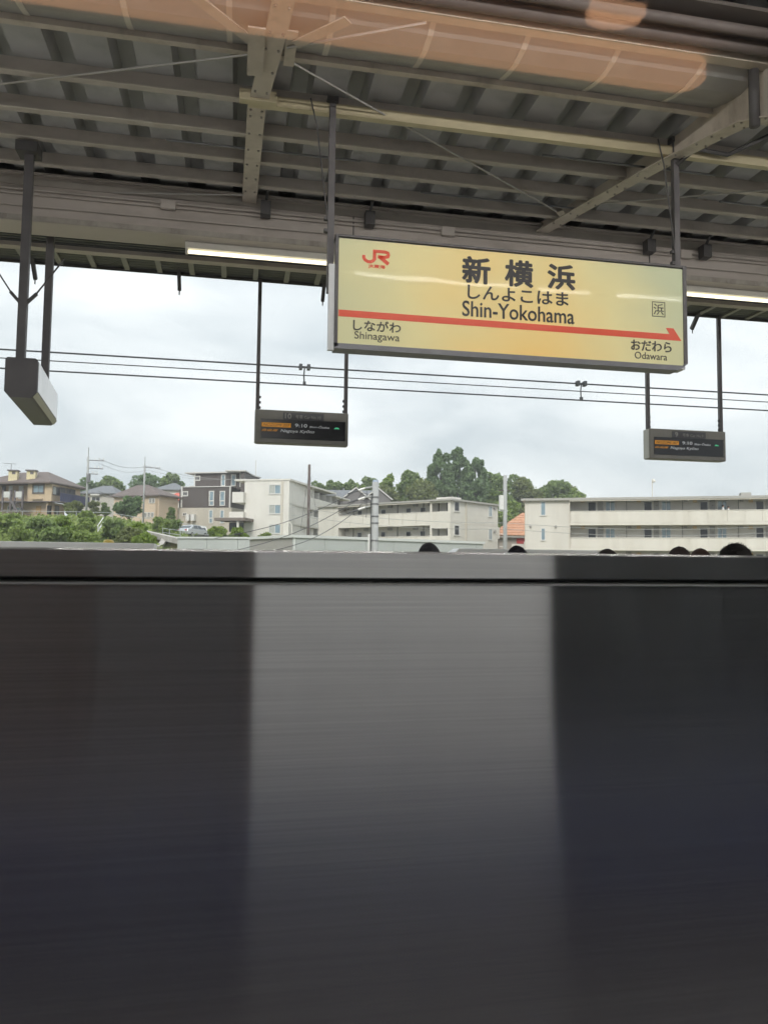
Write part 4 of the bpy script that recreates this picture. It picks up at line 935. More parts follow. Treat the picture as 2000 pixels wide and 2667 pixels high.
A2.window(139, 1268, 155, 1290, bA, frame=M_wdark, curtain=M_curt); A2.window(157, 1270, 170, 1290, bA, frame=M_wdark); A2.window(174, 1273, 195, 1291, bA, frame=M_wdark)
n_ = 14
for i in range(n_):
    a = i/n_; u0, u1 = .4+a*(A2.L+.4), .4+(a+1/n_)*(A2.L+.4)-.04
    A2.box(MB(), u0, u1, zMid+.05, zMid+1.15, 1.0, 1.06).build('balcony_slat', M_bluep, bA)
A2.box(MB(), .3, A2.L+.9, zMid-.12, zMid+.03, 0, 1.1).build('balcony_floor', M_iron, bA); A2.box(MB(), .3, A2.L+.9, zMid+1.16, zMid+1.22, .98, 1.08).build('balcony_rail', M_iron, bA)
A1.box(MB(), 0, uM-.05, zMid-.15, zMid, -1.28, .9).build('walkway', M_iron, bA)
for a, b in ((-30, 3), (21, 40), (52, 71)): A1.pbox(a, 1282, b, 1297, .82, .9, 'walkway_panel', M_pan, bA)
for a in (3, 20, 40.5, 51, 71.5): A1.pbox(a-.8, 1278, a+.8, 1331, .8, .95, 'walkway_post', M_iron, bA)
A1b = Wall(-60, 104, 128, 101.5, back=1.3)
for a, b in ((25, 33), (51, 61)): A1b.pbox(a, 1266, b, 1300, 0, .06, 'door', M_pan, bA)
A1b.window(9, 1267, 15, 1283, bA, frame=M_wdark, split=False)
for i in range(9):
    p0 = A1.P(A1.hit(52, 1300)[0]+i*.38, zMid-.1-.28*i, 1.0); MB().box(p0.x-.24, p0.x+.24, p0.y-.45, p0.y+.45, p0.z-.05, p0.z).build('stair_tread', M_iron, bA)
pA_, pB_ = A1.P(A1.hit(50, 1300)[0], zMid, 1.5), A1.P(A1.hit(82, 1300)[0], zMid-2.7, 1.5)
MB().bar(pA_, pB_, .08, .3).build('stair_stringer', M_iron, bA); MB().bar(pA_+Vector((0, 0, .95)), pB_+Vector((0, 0, .95)), .06, .06).build('stair_rail', M_iron, bA)
A1c = Wall(-60, 104, 128, 101.5, back=1.0)
A1c.pbox(96, 1318, 108, 1336, 0, .08, 'garage_door', mat('wood_door', (.38, .24, .09), .6), bA); A1c.window(23, 1319, 39, 1327, bA, split=False); A1c.window(42, 1323, 57, 1328, bA, pane=M_glassb, split=False)
A2c = Wall(128, 101.5, 203, 109, back=.6)
for a, b in ((124, 134), (141, 154)): A2c.pbox(a, 1316, b, 1340, -.02, .05, 'arch_opening', M_glass, bA)
p0 = Vector(at(30, 1222, 104.5)); t_ = MB().tube([p0+Vector((0, 0, -.9)), p0+Vector((0, 0, .75))], .04, 6).build('antenna', M_conduit, bA); MB().bar(p0+Vector((-.9, 0, .75)), p0+Vector((.65, 0, .75)), .04, .05).build('antenna_boom', M_conduit, t_)
for i in range(5): MB().bar(p0+Vector((-.8+.35*i, -.3, .75)), p0+Vector((-.8+.35*i, .3, .75)), .03, .03).build('antenna_element', M_conduit, t_)

def house(pa, pb, depth, yE, yR, yB, m_wall, m_roof, label, dep=8, db=None, ridge=.3, windows=(), dfr=None, off=0.0, extra=None):
    w = Wall(pa, depth, pb, db or depth)
    t = thing('house', tuple(w.P(w.L/2, 0)), label, 'house', 'houses on the hill')
    zE, zR2 = w.hit((pa+pb)/2, yE)[1], w.hit((pa+pb)/2, yR)[1]; zB = w.hit((pa+pb)/2, yB)[1]
    w.box(MB(), 0, w.L, zB-1.5, zE-.1, -dep, 0).build('wall', m_wall, t)
    hip(w, 0, w.L, zE, zR2+.4, dep, ridge=ridge, off=off).build('roof', m_roof, t)
    for q in windows: w.window(*q[:4], t, pane=M_glassb if len(q) > 4 else M_glass, fw=.12, frame=M_wframe)
    return t, w
M_greyw = mat('grey_render', (.47, .45, .41), .75, var=.08, vscale=.8); M_tan2 = mat('peach_wall', (.60, .48, .36), .75, var=.08, vscale=.7, dirt=((.45, .36, .27), .6, .4))
t_, w_ = house(210, 292, 126, 1284, 1265, 1335, M_greyw, M_tile_g, 'grey-walled house with slate hip roof beside the utility pole', windows=((241, 1295, 261, 1304),))
w_.pbox(239, 1287, 263, 1291, 0, .5, 'shutter_box', M_wframe, t_)
t_, w_ = house(292, 410, 120, 1291, 1266, 1355, M_tan2, M_tile_b, 'peach house with brown hip roof behind the round bush', ridge=.25, db=116.5, dep=4.5, windows=((333, 1294, 338, 1301), (391, 1299, 395, 1309), (399, 1299, 403, 1309), (378, 1336, 382, 1346), (387, 1336, 391, 1346), (396, 1336, 400, 1346)), off=-.8)
w_.pbox(352, 1292, 368, 1299, 0, .3, 'shutter_box', M_wframe, t_); w_.pbox(352, 1301, 368, 1308, 0, .2, 'shutter', M_wframe, t_); w_.pbox(407, 1295, 410, 1350, 0, .1, 'corner_trim', M_tanD, t_)
house(398, 470, 150, 1275, 1258, 1320, M_white2, M_tile_g, 'white-walled house with grey hip roof rearmost on the hill', ridge=.1)
t_, w_ = house(430, 476, 134, 1301, 1284, 1345, M_white2, M_tile_r, 'white house with bright red roof squeezed beside the dark building', ridge=.6)
# gabled dark house behind the middle block
Wg = Wall(850, 140, 1010, 140); tg = thing('house', tuple(Wg.P(5, 2)), 'dark grey gabled house behind the apartment blocks', 'house', 'houses on the hill')
zE, zR2 = Wg.hit(930, 1297)[1], Wg.hit(930, 1272)[1]
M_dkw = mat('dark_gable', (.16, .15, .15), .7)
Wg.box(MB(), 0, Wg.L, zE-5, zE, -7, 0).build('wall', M_dkw, tg)
MB().prism([Wg.P(-.5, zE, .6), Wg.P(-.5, zR2, -3.5), Wg.P(-.5, zE, -7.6)], Wg.u*(Wg.L+1)).build('roof', M_tile_g, tg)
for pc in (928, 984):
    uc, _ = Wg.hit(pc, 1290); hw = 2.4; zg = zE+1.7
    g_ = MB().prism([Wg.P(uc-hw, zE-1.2, 1.2), Wg.P(uc+hw, zE-1.2, 1.2), Wg.P(uc+hw, zE-.3, 1.2), Wg.P(uc, zg, 1.2), Wg.P(uc-hw, zE-.3, 1.2)], -Wg.n*4).build('gable', M_dkw, tg)
    for s in (-1, 1): MB().bar(Wg.P(uc, zg+.1, 1.3), Wg.P(uc+s*(hw+.3), zE-.4, 1.3), .5, .18).build('barge_board', M_wframe, g_)
    MB().prism([Wg.P(uc-hw-.3, zE-.35, 1.3), Wg.P(uc, zg+.1, 1.3), Wg.P(uc+hw+.3, zE-.35, 1.3), Wg.P(uc+hw+.3, zE-.2, 1.3), Wg.P(uc, zg+.25, 1.3), Wg.P(uc-hw-.3, zE-.2, 1.3)], -Wg.n*4.2).build('gable_roof', M_tile_g, g_)
# orange-tiled house between the two blocks
Wo = Wall(1285, 96, 1372, 96); to = thing('house', tuple(Wo.P(2, -3)), 'low house with orange tiled roof and red shutter between the cream blocks', 'house', 'houses on the hill')
zE, zR2 = Wo.hit(1330, 1395)[1], Wo.hit(1366, 1354)[1]
Wo.box(MB(), 0, Wo.L+4, -4, zE-.1, -8, 0).build('wall', mat('mud_grey_wall', (.38, .34, .30), .75, var=.1), to)
n_ = 9
for i in range(n_):  # tile courses
    a, b = i/n_, (i+1)/n_
    def rp_(s, side): return Wo.P(-.6+(Wo.L+5.5)*.5*s if side < 0 else Wo.L+4.9-(Wo.L+5.5)*.3*s, zE+(zR2+1.1-zE)*s, .7-4.5*s)
    l0, l1, r1, r0 = rp_(a, -1), rp_(b+.02, -1), rp_(b+.02, 1), rp_(a, 1); up = Vector((0, 0, .09))
    MB().hexa([l0, r0, r1-up*.5, l1-up*.5, l0+up, r0+up, r1, l1]).build('tile_course', M_tile_o, to)
Wo.box(MB(), -.6, Wo.L+5, zE-.25, zE-.02, .4, .6).build('eave', M_fascia, to)
Wo.pbox(1345, 1402, 1366, 1416, 0, .1, 'red_shutter', mat('red_shutter', (.45, .05, .05), .6), to); Wo.pbox(1330, 1417, 1372, 1432, .5, .7, 'white_fence', M_white2, to)
p0 = Wo.P(Wo.hit(1362, 1430)[0], 0, 1); MB().tube([(p0.x, p0.y, -4), (p0.x, p0.y, Wo.hit(1362, 1412)[1])], .12, 8).build('gate_post', M_white2, to)

# ---- long grey shed in front
M_shed = mat('shed_grey', (.43, .455, .44), .5, var=.06, vscale=.8, dirt=((.33, .34, .32), .5, .4)); M_shedc = mat('shed_cap', (.56, .58, .56), .5)
S1 = Wall(764, 46, 1258, 55); S2 = Wall(463, 62, 764, 60)
sh = thing('grey_shed', tuple(S1.P(4, -5)), 'long pale grey panel-clad shed at the foot of the apartment blocks', 'shed')
zS = S1.hit(764, 1400)[1]; zS2 = S2.hit(600, 1403)[1]
eS = [S1.hit(p, 1400)[0] for p in (764, 772, 846, 953, 1025, 1100, 1239, 1258)]
for a, b in zip(eS[:-1], eS[1:]): S1.box(MB(), a+.012, b-.012, -7, zS, -.1, 0).build('wall_panel', M_shed, sh)
S1.box(MB(), 0.02, S1.L-.02, -7, zS-.01, -6, -.105).build('core', M_doorg, sh); S1.box(MB(), -.1, S1.L+.1, zS, zS+.17, -6, .09).build('roof_cap', M_shedc, sh)
for a, b in zip((463, 540, 620, 690), (540, 620, 690, 764)): S2.box(MB(), S2.hit(a, 1400)[0]+.015, S2.hit(b, 1400)[0]-.015, -7, zS2, -.1, 0).build('wall_panel', M_shed, sh)
S2.box(MB(), .05, S2.L+4, -7, zS2-.01, -8, -.11).build('core', M_doorg, sh); S2.box(MB(), -.1, S2.L+4, zS2, zS2+.14, -8, .1).build('roof_cap', M_shedc, sh)
S3 = Wall(722, 59, 764, 46)
S3.box(MB(), 0, S3.L, -7, zS, -.1, 0).build('end_wall', M_shedc, sh)
# hooped ladder rail on the shed
ld = thing('ladder_hoop', tuple(S2.P(S2.hit(745, 1420)[0], -2, 3)), 'pale hooped ladder rail standing at the shed roof edge', 'ladder')
c = Vector(at(745, 1385, 48)); M_lad = mat('ladder_pale', (.62, .6, .54), .5)
for dx in (-.12, .16):
    MB().tube([(c.x+dx-.2, c.y, -2)]+[(c.x+dx-.2*math.cos(t_), c.y, c.z+.35+.25*math.sin(t_)) for t_ in np.linspace(0, math.pi, 8)]+[(c.x+dx+.2, c.y, c.z-.4)], .03, 6).build('hoop', M_lad, ld)
MB().bar((c.x-.1, c.y, c.z-.75), (c.x+.35, c.y, c.z-.62), .06, .06).build('bracket', M_doorg, ld)
# ------------------------------------------------------------------ poles and cables
M_pconc = mat('pole_concrete', (.36, .37, .365), .7, var=.12, vscale=2, dirt=((.25, .25, .24), 2, .4)); M_pwood = mat('pole_brown', (.12, .095, .085), .8, var=.3, vscale=3); M_cable = mat('cable_black', (.07, .072, .075), .6); M_ins = mat('insulator_white', (.7, .7, .68), .3)
def pole(px, ytop, depth, r, label, m_, zb=-6, name='utility_pole'):
    p = at(px, ytop, depth); t = thing(name, (p[0], p[1], zb), label, 'pole', 'utility poles beyond the station')
    MB().tube([(p[0], p[1], zb), (p[0], p[1], p[2])], r*1.12, 12, r).build('shaft', m_, t, smooth=True)
    return t, Vector(p)
t, p = pole(978, 1256, 40, .175, 'stout grey concrete pole with cable terminations before the cream block', M_pconc)
MB().tube([p+Vector((0, 0, 0)), p+Vector((0, 0, .12))], .16, 12, .13).build('cap', mat('cap_blue', (.3, .36, .45), .5), t)
for dz in (.75, 1.1, 1.75, 2.1, 3.0): MB().tube([p-Vector((0, 0, dz)), p-Vector((0, 0, dz+.06))], .2, 12).build('band', M_conduit, t)
MB().tube([p+Vector((-.16, -.1, -.6)), p+Vector((-.24, -.1, -1)), p+Vector((-.24, -.1, -4))], .035, 6).build('riser_cable', M_cable, t)
MB().tube([p+Vector((-.3, 0, -2.7)), p+Vector((-.3, 0, -4))], .06, 8).build('riser_guard', M_ins, t)
for i, (x2, y2, ya) in enumerate(((560, 1402, 1272), (600, 1437, 1296), (700, 1437, 1322))):
    a = Vector(at(960, ya, 40)); b = Vector(at(x2, y2, 34)); 
    MB().tube([p+Vector((-.1, 0, a.z-p.z+.08)), a+Vector((-.2, 0, .0))], .05, 8).build('bracket', M_pconc, t)
    MB().tube([a+Vector((-.2, 0, 0)), a+Vector((-.55, 0, -.12))], .055, 8).build('insulator', M_ins, t)
    q = a+Vector((-.55, 0, -.12)); MB().tube([q, q+Vector((-.55, 0, -.2))], .05, 8, .03).build('termination', M_cable, t)
    MB().tube([q+(b-q)*s-Vector((0, 0, .6*math.sin(math.pi*s)*.6)) for s in np.linspace(0, 1, 10)], .016, 6).build('cable', M_cable, t)
    MB().tube([q+Vector((.0, .02, .05)), q+Vector((.2, 0, .35)), q+Vector((.5, 0, .3)), q+Vector((.42, 0, -.4))], .02, 6).build('jumper', M_cable, t)
t, p = pole(806, 1210, 92, .16, 'slim brown pole in front of the white balconies', M_pwood, -4)
for dx in (-1.0, 1.2): MB().tube([p-Vector((0, 0, .6)), p+Vector((dx, -1, -8))], .018, 5).build('stay_wire', M_cable, t)
t, p = pole(1315, 1238, 80, .2, 'pale concrete pole between the two cream blocks', M_pconc, -4)
MB().box(p.x-.62, p.x-.2, p.y-.2, p.y+.2, p.z-3.6, p.z-2.1).build('transformer', M_ac, t); MB().bar(p+Vector((-.7, 0, -1.6)), p+Vector((.5, 0, -1.6)), .1, .1).build('crossarm', M_pwood, t)
MB().bar(p+Vector((-.7, 0, -3.7)), p+Vector((.25, 0, -3.7)), .1, .1).build('crossarm', M_ins, t)
for dz in (6.1, 7.4): MB().bar(p+Vector((-.6, 0, -dz)), p+Vector((.1, 0, -dz-.1)), .06, .06).build('bracket', M_ins, t)
for (a0, a1) in ((1345, 1362), (1367, 1378)):
    q0 = Vector(at(760, a0-25, 84)); q1 = Vector(at(1315, a1, 79)); q2 = Vector(at(2050, a1+8, 70))
    MB().tube([q0+(q1-q0)*s-Vector((0, 0, .5*math.sin(math.pi*s))) for s in np.linspace(0, 1, 9)], .022, 5).build('cable', mat('cable_grey', (.3, .3, .29), .6), t)
    MB().tube([q1+(q2-q1)*s-Vector((0, 0, .5*math.sin(math.pi*s))) for s in np.linspace(0, 1, 9)], .022, 5).build('cable', mat('cable_grey'), t)
def street_pole(px, ytop, depth, label, arms, trafo):
    t, p = pole(px, ytop, depth, .13, label, M_pconc, 5)
    MB().tube([p, p+Vector((0, 0, 1.2))], .05, 6).build('top_rod', M_pconc, t)
    for dz, ln in arms:
        a = MB().bar(p+Vector((-.2, 0, -dz)), p+Vector((ln, 0, -dz-.05)), .09, .1).build('crossarm', M_conduit, t)
        for k_ in (.45, .7, .95): MB().tube([p+Vector((ln*k_, 0, -dz)), p+Vector((ln*k_, 0, -dz+.3))], .05, 6).build('insulator', M_ins, a)
    if trafo: MB().tube([p+Vector((.15, -.25, -2.2)), p+Vector((.15, -.25, -3.2))], .26, 10).build('transformer', M_conduit, t)
    return t, p
tA, pA = street_pole(231, 1190, 96, 'utility pole with transformer and crossarms beside the tan house', ((.4, 1.9), (1.4, 1.8), (2.1, 1.2)), True)
tB, pB = street_pole(378, 1212, 112, 'utility pole with one crossarm in front of the peach house', ((.3, 2.2),), False)
for dz, r in ((-.1, .03), (-.7, .02), (-4.2, .035), (-4.6, .02)):
    q0, q1 = pA+Vector((1.2, 0, dz)), pB+Vector((.4, 0, dz+.0)); q2 = Vector(at(640, 1248+dz*2, 118))
    MB().tube([q0+(q1-q0)*s-Vector((0, 0, .7*math.sin(math.pi*s))) for s in np.linspace(0, 1, 9)], r, 5).build('cable', M_conduit, tA)
    if dz > -1: MB().tube([q1+(q2-q1)*s-Vector((0, 0, .7*math.sin(math.pi*s))) for s in np.linspace(0, 1, 9)], r, 5).build('cable', mat('cable_grey'), tB)

# ------------------------------------------------------------------ vegetation
def leaf_mesh(name, blobs, n, size, rg, fill=.55, droop=0.0, aspect=1.6):
    """leaf clumps: each leaf a small folded quad, spread through the blobs' outer volume"""
    vol = np.array([b[1][0]*b[1][1]*b[1][2] for b in blobs])**.7; vol /= vol.sum()
    idx = rg.choice(len(blobs), n, p=vol); C = np.array([b[0] for b in blobs])[idx]; Rd = np.array([b[1] for b in blobs])[idx]
    d = rg.normal(size=(n, 3)); d /= np.linalg.norm(d, axis=1)[:, None]
    rad = rg.uniform(fill, 1.0, n)**.6
    rad *= 1+.16*np.sin(d[:, 0]*5+idx)*np.sin(d[:, 2]*4+idx*2)+rg.normal(0, .06, n)
    P = C+d*Rd*rad[:, None]
    a = rg.normal(size=(n, 3))+d*.6; a[:, 2] -= droop; a /= np.linalg.norm(a, axis=1)[:, None]
    b = np.cross(a, rg.normal(size=(n, 3))); b /= np.linalg.norm(b, axis=1)[:, None]
    s = size*rg.uniform(.55, 1.3, n)[:, None]
    V = np.empty((n, 4, 3)); V[:, 0] = P-a*s*aspect*.5; V[:, 1] = P+b*s*.5; V[:, 2] = P+a*s*aspect*.5; V[:, 3] = P-b*s*.5
    V = V.reshape(-1, 3)
    me = bpy.data.meshes.new(name); me.vertices.add(4*n); me.loops.add(4*n); me.polygons.add(n)
    me.vertices.foreach_set('co', V.ravel()); me.loops.foreach_set('vertex_index', np.arange(4*n)); me.polygons.foreach_set('loop_start', np.arange(0, 4*n, 4)); me.polygons.foreach_set('loop_total', np.full(n, 4))
    me.update(); me.validate()
    return me
def foliage(name, a, b): return mat(name, a, .6, island=b, var=.35, vscale=.25, transl=.42, spec=.25)
F_dark = foliage('leaf_conifer', (.15, .235, .105), (.235, .33, .16)); F_mid = foliage('leaf_mid', (.165, .245, .08), (.275, .36, .135)); F_lite = foliage('leaf_light', (.205, .30, .075), (.335, .42, .14)); F_olive = foliage('leaf_olive', (.175, .215, .08), (.265, .30, .13)); F_brt = foliage('leaf_bright', (.18, .29, .05), (.31, .40, .09))
M_bark = mat('bark', (.09, .07, .055), .9, var=.4, vscale=3)
def tree(px0, px1, ytop, ybase, depth, m_, label, shape='round', n=5000, size=.5, seed=0, group='trees on the hill'):
    rg = np.random.default_rng(seed+100)
    c = at((px0+px1)/2, ybase, depth); top = at((px0+px1)/2, ytop, depth)[2]; zb = c[2]; w = (px1-px0)/2/FPX*depth*1.12; h = top-zb
    t = thing('tree', (c[0], c[1], zb-3), label, 'tree', group); o = np.array([c[0], c[1], zb])
    blobs = []
    if shape == 'spire':   # broad upright crown: many flame-shaped sprays
        for i in range(80):
            s = rg.uniform(0, 1)**.9; env = (1-.62*s**2.6); a = rg.uniform(0, 6.28); q = rg.uniform(.15, 1)**.5
            r = w*env*q*.95; k_ = w*rg.uniform(.16, .3)*(1-.35*s)
            blobs.append((o+np.array([math.cos(a)*r, math.sin(a)*r, h*(.1+.84*s)]), (k_, k_, k_*rg.uniform(1.2, 2.0))))
        blobs.append((o+np.array([w*rg.uniform(-.2, .2), 0, h*.95]), (w*.16, w*.16, h*.06)))
    else:
        for i in range(16):
            a, q = rg.uniform(0, 6.28), rg.uniform(0, 1)**.5; zz = rg.uniform(.22, .86); env = math.sqrt(max(.05, 1-((zz-.42)/.58)**2))
            rr = w*rg.uniform(.28, .46); blobs.append((o+np.array([math.cos(a)*w*.72*q*env, math.sin(a)*w*.72*q*env, h*zz]), (rr, rr, rr*.8)))
        blobs.append((o+np.array([0, 0, h*.5]), (w*.6, w*.6, h*.35))); blobs.append((o+np.array([w*rg.uniform(-.3, .3), 0, h*.87]), (w*.34, w*.34, h*.12)))
    org = np.array(t.location); blobs = [(b[0]-org, b[1]) for b in blobs]
    me = leaf_mesh('crown', blobs, int(n*1.7), size*.74, rg, droop=.5 if shape == 'spire' else .1); me.materials.append(m_)
    cr = bpy.data.objects.new('crown', me); COL.objects.link(cr); cr.parent = t; ORG[cr.name] = Vector(org)
    m_t = MB().tube([o+[0, 0, -3], o+[0, 0, h*.3], o+[0, 0, h*.8]], w*.09+.1, 8, .05)
    for i in range(6):
        b = blobs[rg.integers(len(blobs))][0]+org; m_t.tube([o+[0, 0, h*rg.uniform(.15, .45)], b], w*.035+.03, 5, .03)
    m_t.build('trunk', M_bark, t)
    return t
tree(1112, 1184, 1170, 1345, 150, F_dark, 'tall dark green upright tree, leftmost of the tallest clump', 'spire', 6500, .55, 1)
tree(1155, 1225, 1164, 1345, 153, F_dark, 'tallest dark green upright tree in the middle of the clump', 'spire', 6500, .55, 2)
tree(1198, 1278, 1192, 1345, 151, F_dark, 'dark green upright tree at the right of the tallest clump', 'spire', 6500, .55, 3)
tree(984, 1034, 1233, 1335, 148, F_brt, 'bright yellow-green round tree left of the tall dark trees', 'round', 3400, .5, 4)
tree(1030, 1115, 1222, 1345, 150, F_mid, 'mid green feathery tree between the bright round tree and the tall dark trees', 'round', 4600, .55, 5)
tree(1045, 1150, 1252, 1350, 143, F_olive, 'olive green broad tree in front of the tall dark trees', 'round', 4600, .5, 6)
tree(975, 1050, 1265, 1350, 142, F_olive, 'pale olive tree behind the satellite dish mast', 'round', 3600, .45, 7)
tree(1262, 1345, 1238, 1420, 148, F_mid, 'mid green tree directly behind the pale concrete pole', 'round', 5200, .55, 8)
tree(1330, 1420, 1240, 1400, 152, F_olive, 'olive green tree above the orange tiled roof', 'round', 5000, .55, 9)
tree(1395, 1490, 1248, 1370, 156, F_mid, 'broad green tree above the left end of the right cream block', 'round', 4600, .55, 10)
tree(1470, 1530, 1270, 1370, 160, F_lite, 'light green tree peeping over the right cream block roof', 'round', 2600, .5, 11)
tree(1280, 1360, 1300, 1420, 140, F_lite, 'light green lower tree left of the right cream block', 'round', 4200, .5, 12)
for i, (a, b, y, m_, lb) in enumerate(((800, 850, 1252, F_mid, 'green tree behind the roofline of the white block, nearest its brown pole'), (840, 900, 1250, F_mid, 'green tree over the dark gabled roof, left part'), (885, 935, 1248, F_mid, 'green tree over the dark gabled roof, middle part'), (925, 985, 1240, F_mid, 'green tree just left of the stout concrete pole'), (935, 955, 1262, F_brt, 'small bright green tree below the skyline behind the concrete pole'))):
    tree(a, b, y, 1320, 165-(i == 4)*8, m_, lb, 'round', 2400, .5, 20+i)
for i, (a, b, y) in enumerate(((196, 262, 1242), (255, 325, 1238), (330, 420, 1232), (412, 470, 1230), (440, 490, 1252))):
    tree(a, b, y, 1320, 172, F_mid if i % 2 else F_dark, ('dark tree behind the utility pole with transformer', 'green tree behind the slate roofed house', 'broad dark tree behind the second utility pole', 'tall pointed green tree left of the dark building', 'low dark tree touching the dark building')[i], 'round', 3000, .55, 40+i, 'trees on the hill')
tree(1235, 1325, 1226, 1380, 158, F_mid, 'mid green tree filling the gap right of the tall dark clump', 'round', 4600, .55, 13)
tree(1300, 1400, 1232, 1400, 162, F_mid, 'green tree rearmost above the orange tiled roof', 'round', 4800, .55, 14)
tree(1050, 1130, 1236, 1350, 158, F_lite, 'light green tree rearmost left of the tall dark clump', 'round', 4200, .55, 15)
tree(1430, 1515, 1258, 1370, 166, F_olive, 'olive tree rearmost above the right cream block', 'round', 3600, .55, 16)
# shrubs on the bank, each one a thing
def shrub(px0, px1, ytop, ybase, depth, m_, label, n=2600, size=.3, seed=0, group='shrubs on the bank'):
    rg = np.random.default_rng(seed+500)
    c = at((px0+px1)/2, ybase, depth); top = at((px0+px1)/2, ytop, depth)[2]; w = (px1-px0)/2/FPX*depth; h = top-c[2]; o = np.array([c[0], c[1], c[2]])
    t = thing('shrub', (c[0], c[1], c[2]-.6), label, 'shrub', group); org = np.array(t.location)
    blobs = []
    for i in range(26):
        a, q = rg.uniform(0, 6.28), rg.uniform(0, 1)**.5; zz = rg.uniform(.05, .86); env = math.sqrt(max(.1, 1-zz**2)); rr = min(w, h)*rg.uniform(.14, .34)
        blobs.append((o+np.array([math.cos(a)*w*.75*q*env, math.sin(a)*w*.55*q*env, h*zz])-org, (rr*1.15, rr, rr*.85)))
    me = leaf_mesh('foliage', blobs, int(n*1.5), size*.8, rg, fill=.35); me.materials.append(m_); f_ = bpy.data.objects.new('foliage', me); COL.objects.link(f_); f_.parent = t; ORG[f_.name] = Vector(org)
    s_ = MB()
    for i in range(7): s_.tube([o+[0, 0, -.6], blobs[i][0]+org], .05, 5, .015)
    s_.build('stem', M_bark, t); return t
SH = [(-40, 70, 1345, 1420, 62, F_lite, 'green shrub at the left edge of the bank'), (15, 95, 1372, 1425, 58, F_lite, 'pale green creeper mound low on the left bank'), (60, 150, 1340, 1425, 61, F_mid, 'large deep green shrub on the left bank'),
      (125, 200, 1335, 1425, 63, F_brt, 'brightest yellow-green shrub on the bank'), (100, 185, 1375, 1425, 56, F_mid, 'deeper green shrub in front of the bright one'), (185, 262, 1345, 1425, 66, F_lite, 'light green shrub right of the brightest one'),
      (180, 270, 1385, 1425, 57, F_lite, 'low pale green shrub above the white cabinet with the yellow lamp'), (255, 330, 1350, 1420, 68, F_mid, 'green shrub beside the white handrail on the bank'), (290, 375, 1375, 1425, 60, F_olive, 'olive green low shrub with white flecks near the bank steps'), (330, 400, 1358, 1415, 72, F_brt, 'green shrub below the peach house'),
      (345, 412, 1392, 1425, 58, F_brt, 'bright low leafy plant at the end of the white cabinet'), (390, 450, 1348, 1390, 80, F_lite, 'light green bush left of the parked cars'), (420, 475, 1350, 1385, 84, F_mid, 'green bush behind the road guard rail'), (0, 60, 1338, 1380, 70, F_lite, 'light green shrub in front of the tan house steps'), (200, 250, 1330, 1372, 78, F_lite, 'light green shrub at the foot of the transformer pole')]
for i, q in enumerate(SH): shrub(*q, seed=i, n=3200)
shrub(297, 380, 1290, 1345, 99, F_dark, 'round dark green bush in front of the peach house', 3600, .34, 30)
shrub(262, 288, 1308, 1340, 104, F_mid, 'small upright dark bush beside the slate roofed house', 1200, .3, 31)
shrub(226, 262, 1298, 1340, 108, F_olive, 'olive shrub right of the transformer pole', 1600, .3, 32)
shrub(160, 226, 1308, 1340, 100, F_olive, 'grey-green garden shrub below the blue balcony', 1900, .28, 33)
shrub(436, 458, 1320, 1352, 106, F_mid, 'small green tree between peach house and dark building', 900, .3, 34)
shrub(536, 600, 1372, 1400, 78, F_brt, 'bright clipped hedge right of the parked cars', 2200, .24, 35); shrub(590, 648, 1376, 1402, 79, F_brt, 'bright clipped hedge before the entrance canopy', 2000, .24, 36); shrub(672, 712, 1388, 1402, 76, F_lite, 'small pale bush on top of the shed wall', 900, .22, 37)
# low ground cover over the whole bank
rg = np.random.default_rng(77); pts = []
while len(pts) < 26000:
    x, y = rg.uniform(-40, 6), rg.uniform(56, 108)
    z = GZ(x, y)
    pts.append((x, y, z+abs(rg.normal(0, .22))+(.5*abs(math.sin(x*.9+y*.5)*math.sin(x*.37-y*.8))*rg.uniform(0, 1))))
P = np.array(pts); n = len(P)
me = leaf_mesh('ground_cover', [((0, 0, 0), (1, 1, 1))], n, .32, rg); co = np.empty(4*n*3); me.vertices.foreach_get('co', co); co = co.reshape(n, 4, 3); co += (P-co.mean(1))[:, None, :]
me.vertices.foreach_set('co', co.ravel()); me.materials.append(foliage('leaf_weeds', (.20, .28, .07), (.33, .40, .14))); gc = bpy.data.objects.new('ground_cover', me); COL.objects.link(gc); tag(gc, 'weedy green ground cover over the bank', 'ground cover', kind='stuff')

# ---- wire fence along the top of the bank, hand rail, guard rail
M_galv = mat('galvanised', (.45, .47, .47), .4, metal=.3)
fe = thing('wire_fence', tuple(at(150, 1340, 92)), 'galvanised wire fence along the top of the green bank', 'fence')
fpts = [(-20, 1331, 92), (100, 1331.5, 92), (200, 1333, 92), (290, 1335.5, 91), (345, 1345, 88), (400, 1353, 86), (470, 1362, 84), (540, 1372, 82)]
FP = [Vector(at(a, b, d)) for a, b, d in fpts]
for a, b in zip(FP[:-1], FP[1:]):
    k_ = max(2, int((b-a).length/1.8))
    MB().tube([a, b], .03, 5).build('top_rail', M_galv, fe); MB().tube([a-Vector((0, 0, .9)), b-Vector((0, 0, .9))], .012, 4).build('wire', M_galv, fe)
    for i in range(k_):
        q = a+(b-a)*i/k_; MB().tube([q-Vector((0, 0, 1.6)), q+Vector((0, 0, .03))], .032, 6).build('post', M_galv, fe)
hr = thing('hand_rail', tuple(at(262, 1370, 66)), 'white tubular hand rail beside hidden steps on the bank', 'railing')
for o_ in (0, 3.2):
    MB().tube([at(255+o_, 1370+o_*2, 66), at(270+o_, 1348+o_*2.2, 70)], .045, 6).build('rail', M_ins, hr)
MB().tube([at(257, 1382, 66), at(265, 1370, 67)], .04, 6).build('rail', M_ins, hr); MB().tube([at(256, 1385, 66), at(256, 1370, 66)], .04, 6).build('post', M_ins, hr)
gr = thing('guard_rail', tuple(at(440, 1395, 76)), 'grey tubular road guard rail left of the parked silver car', 'railing')
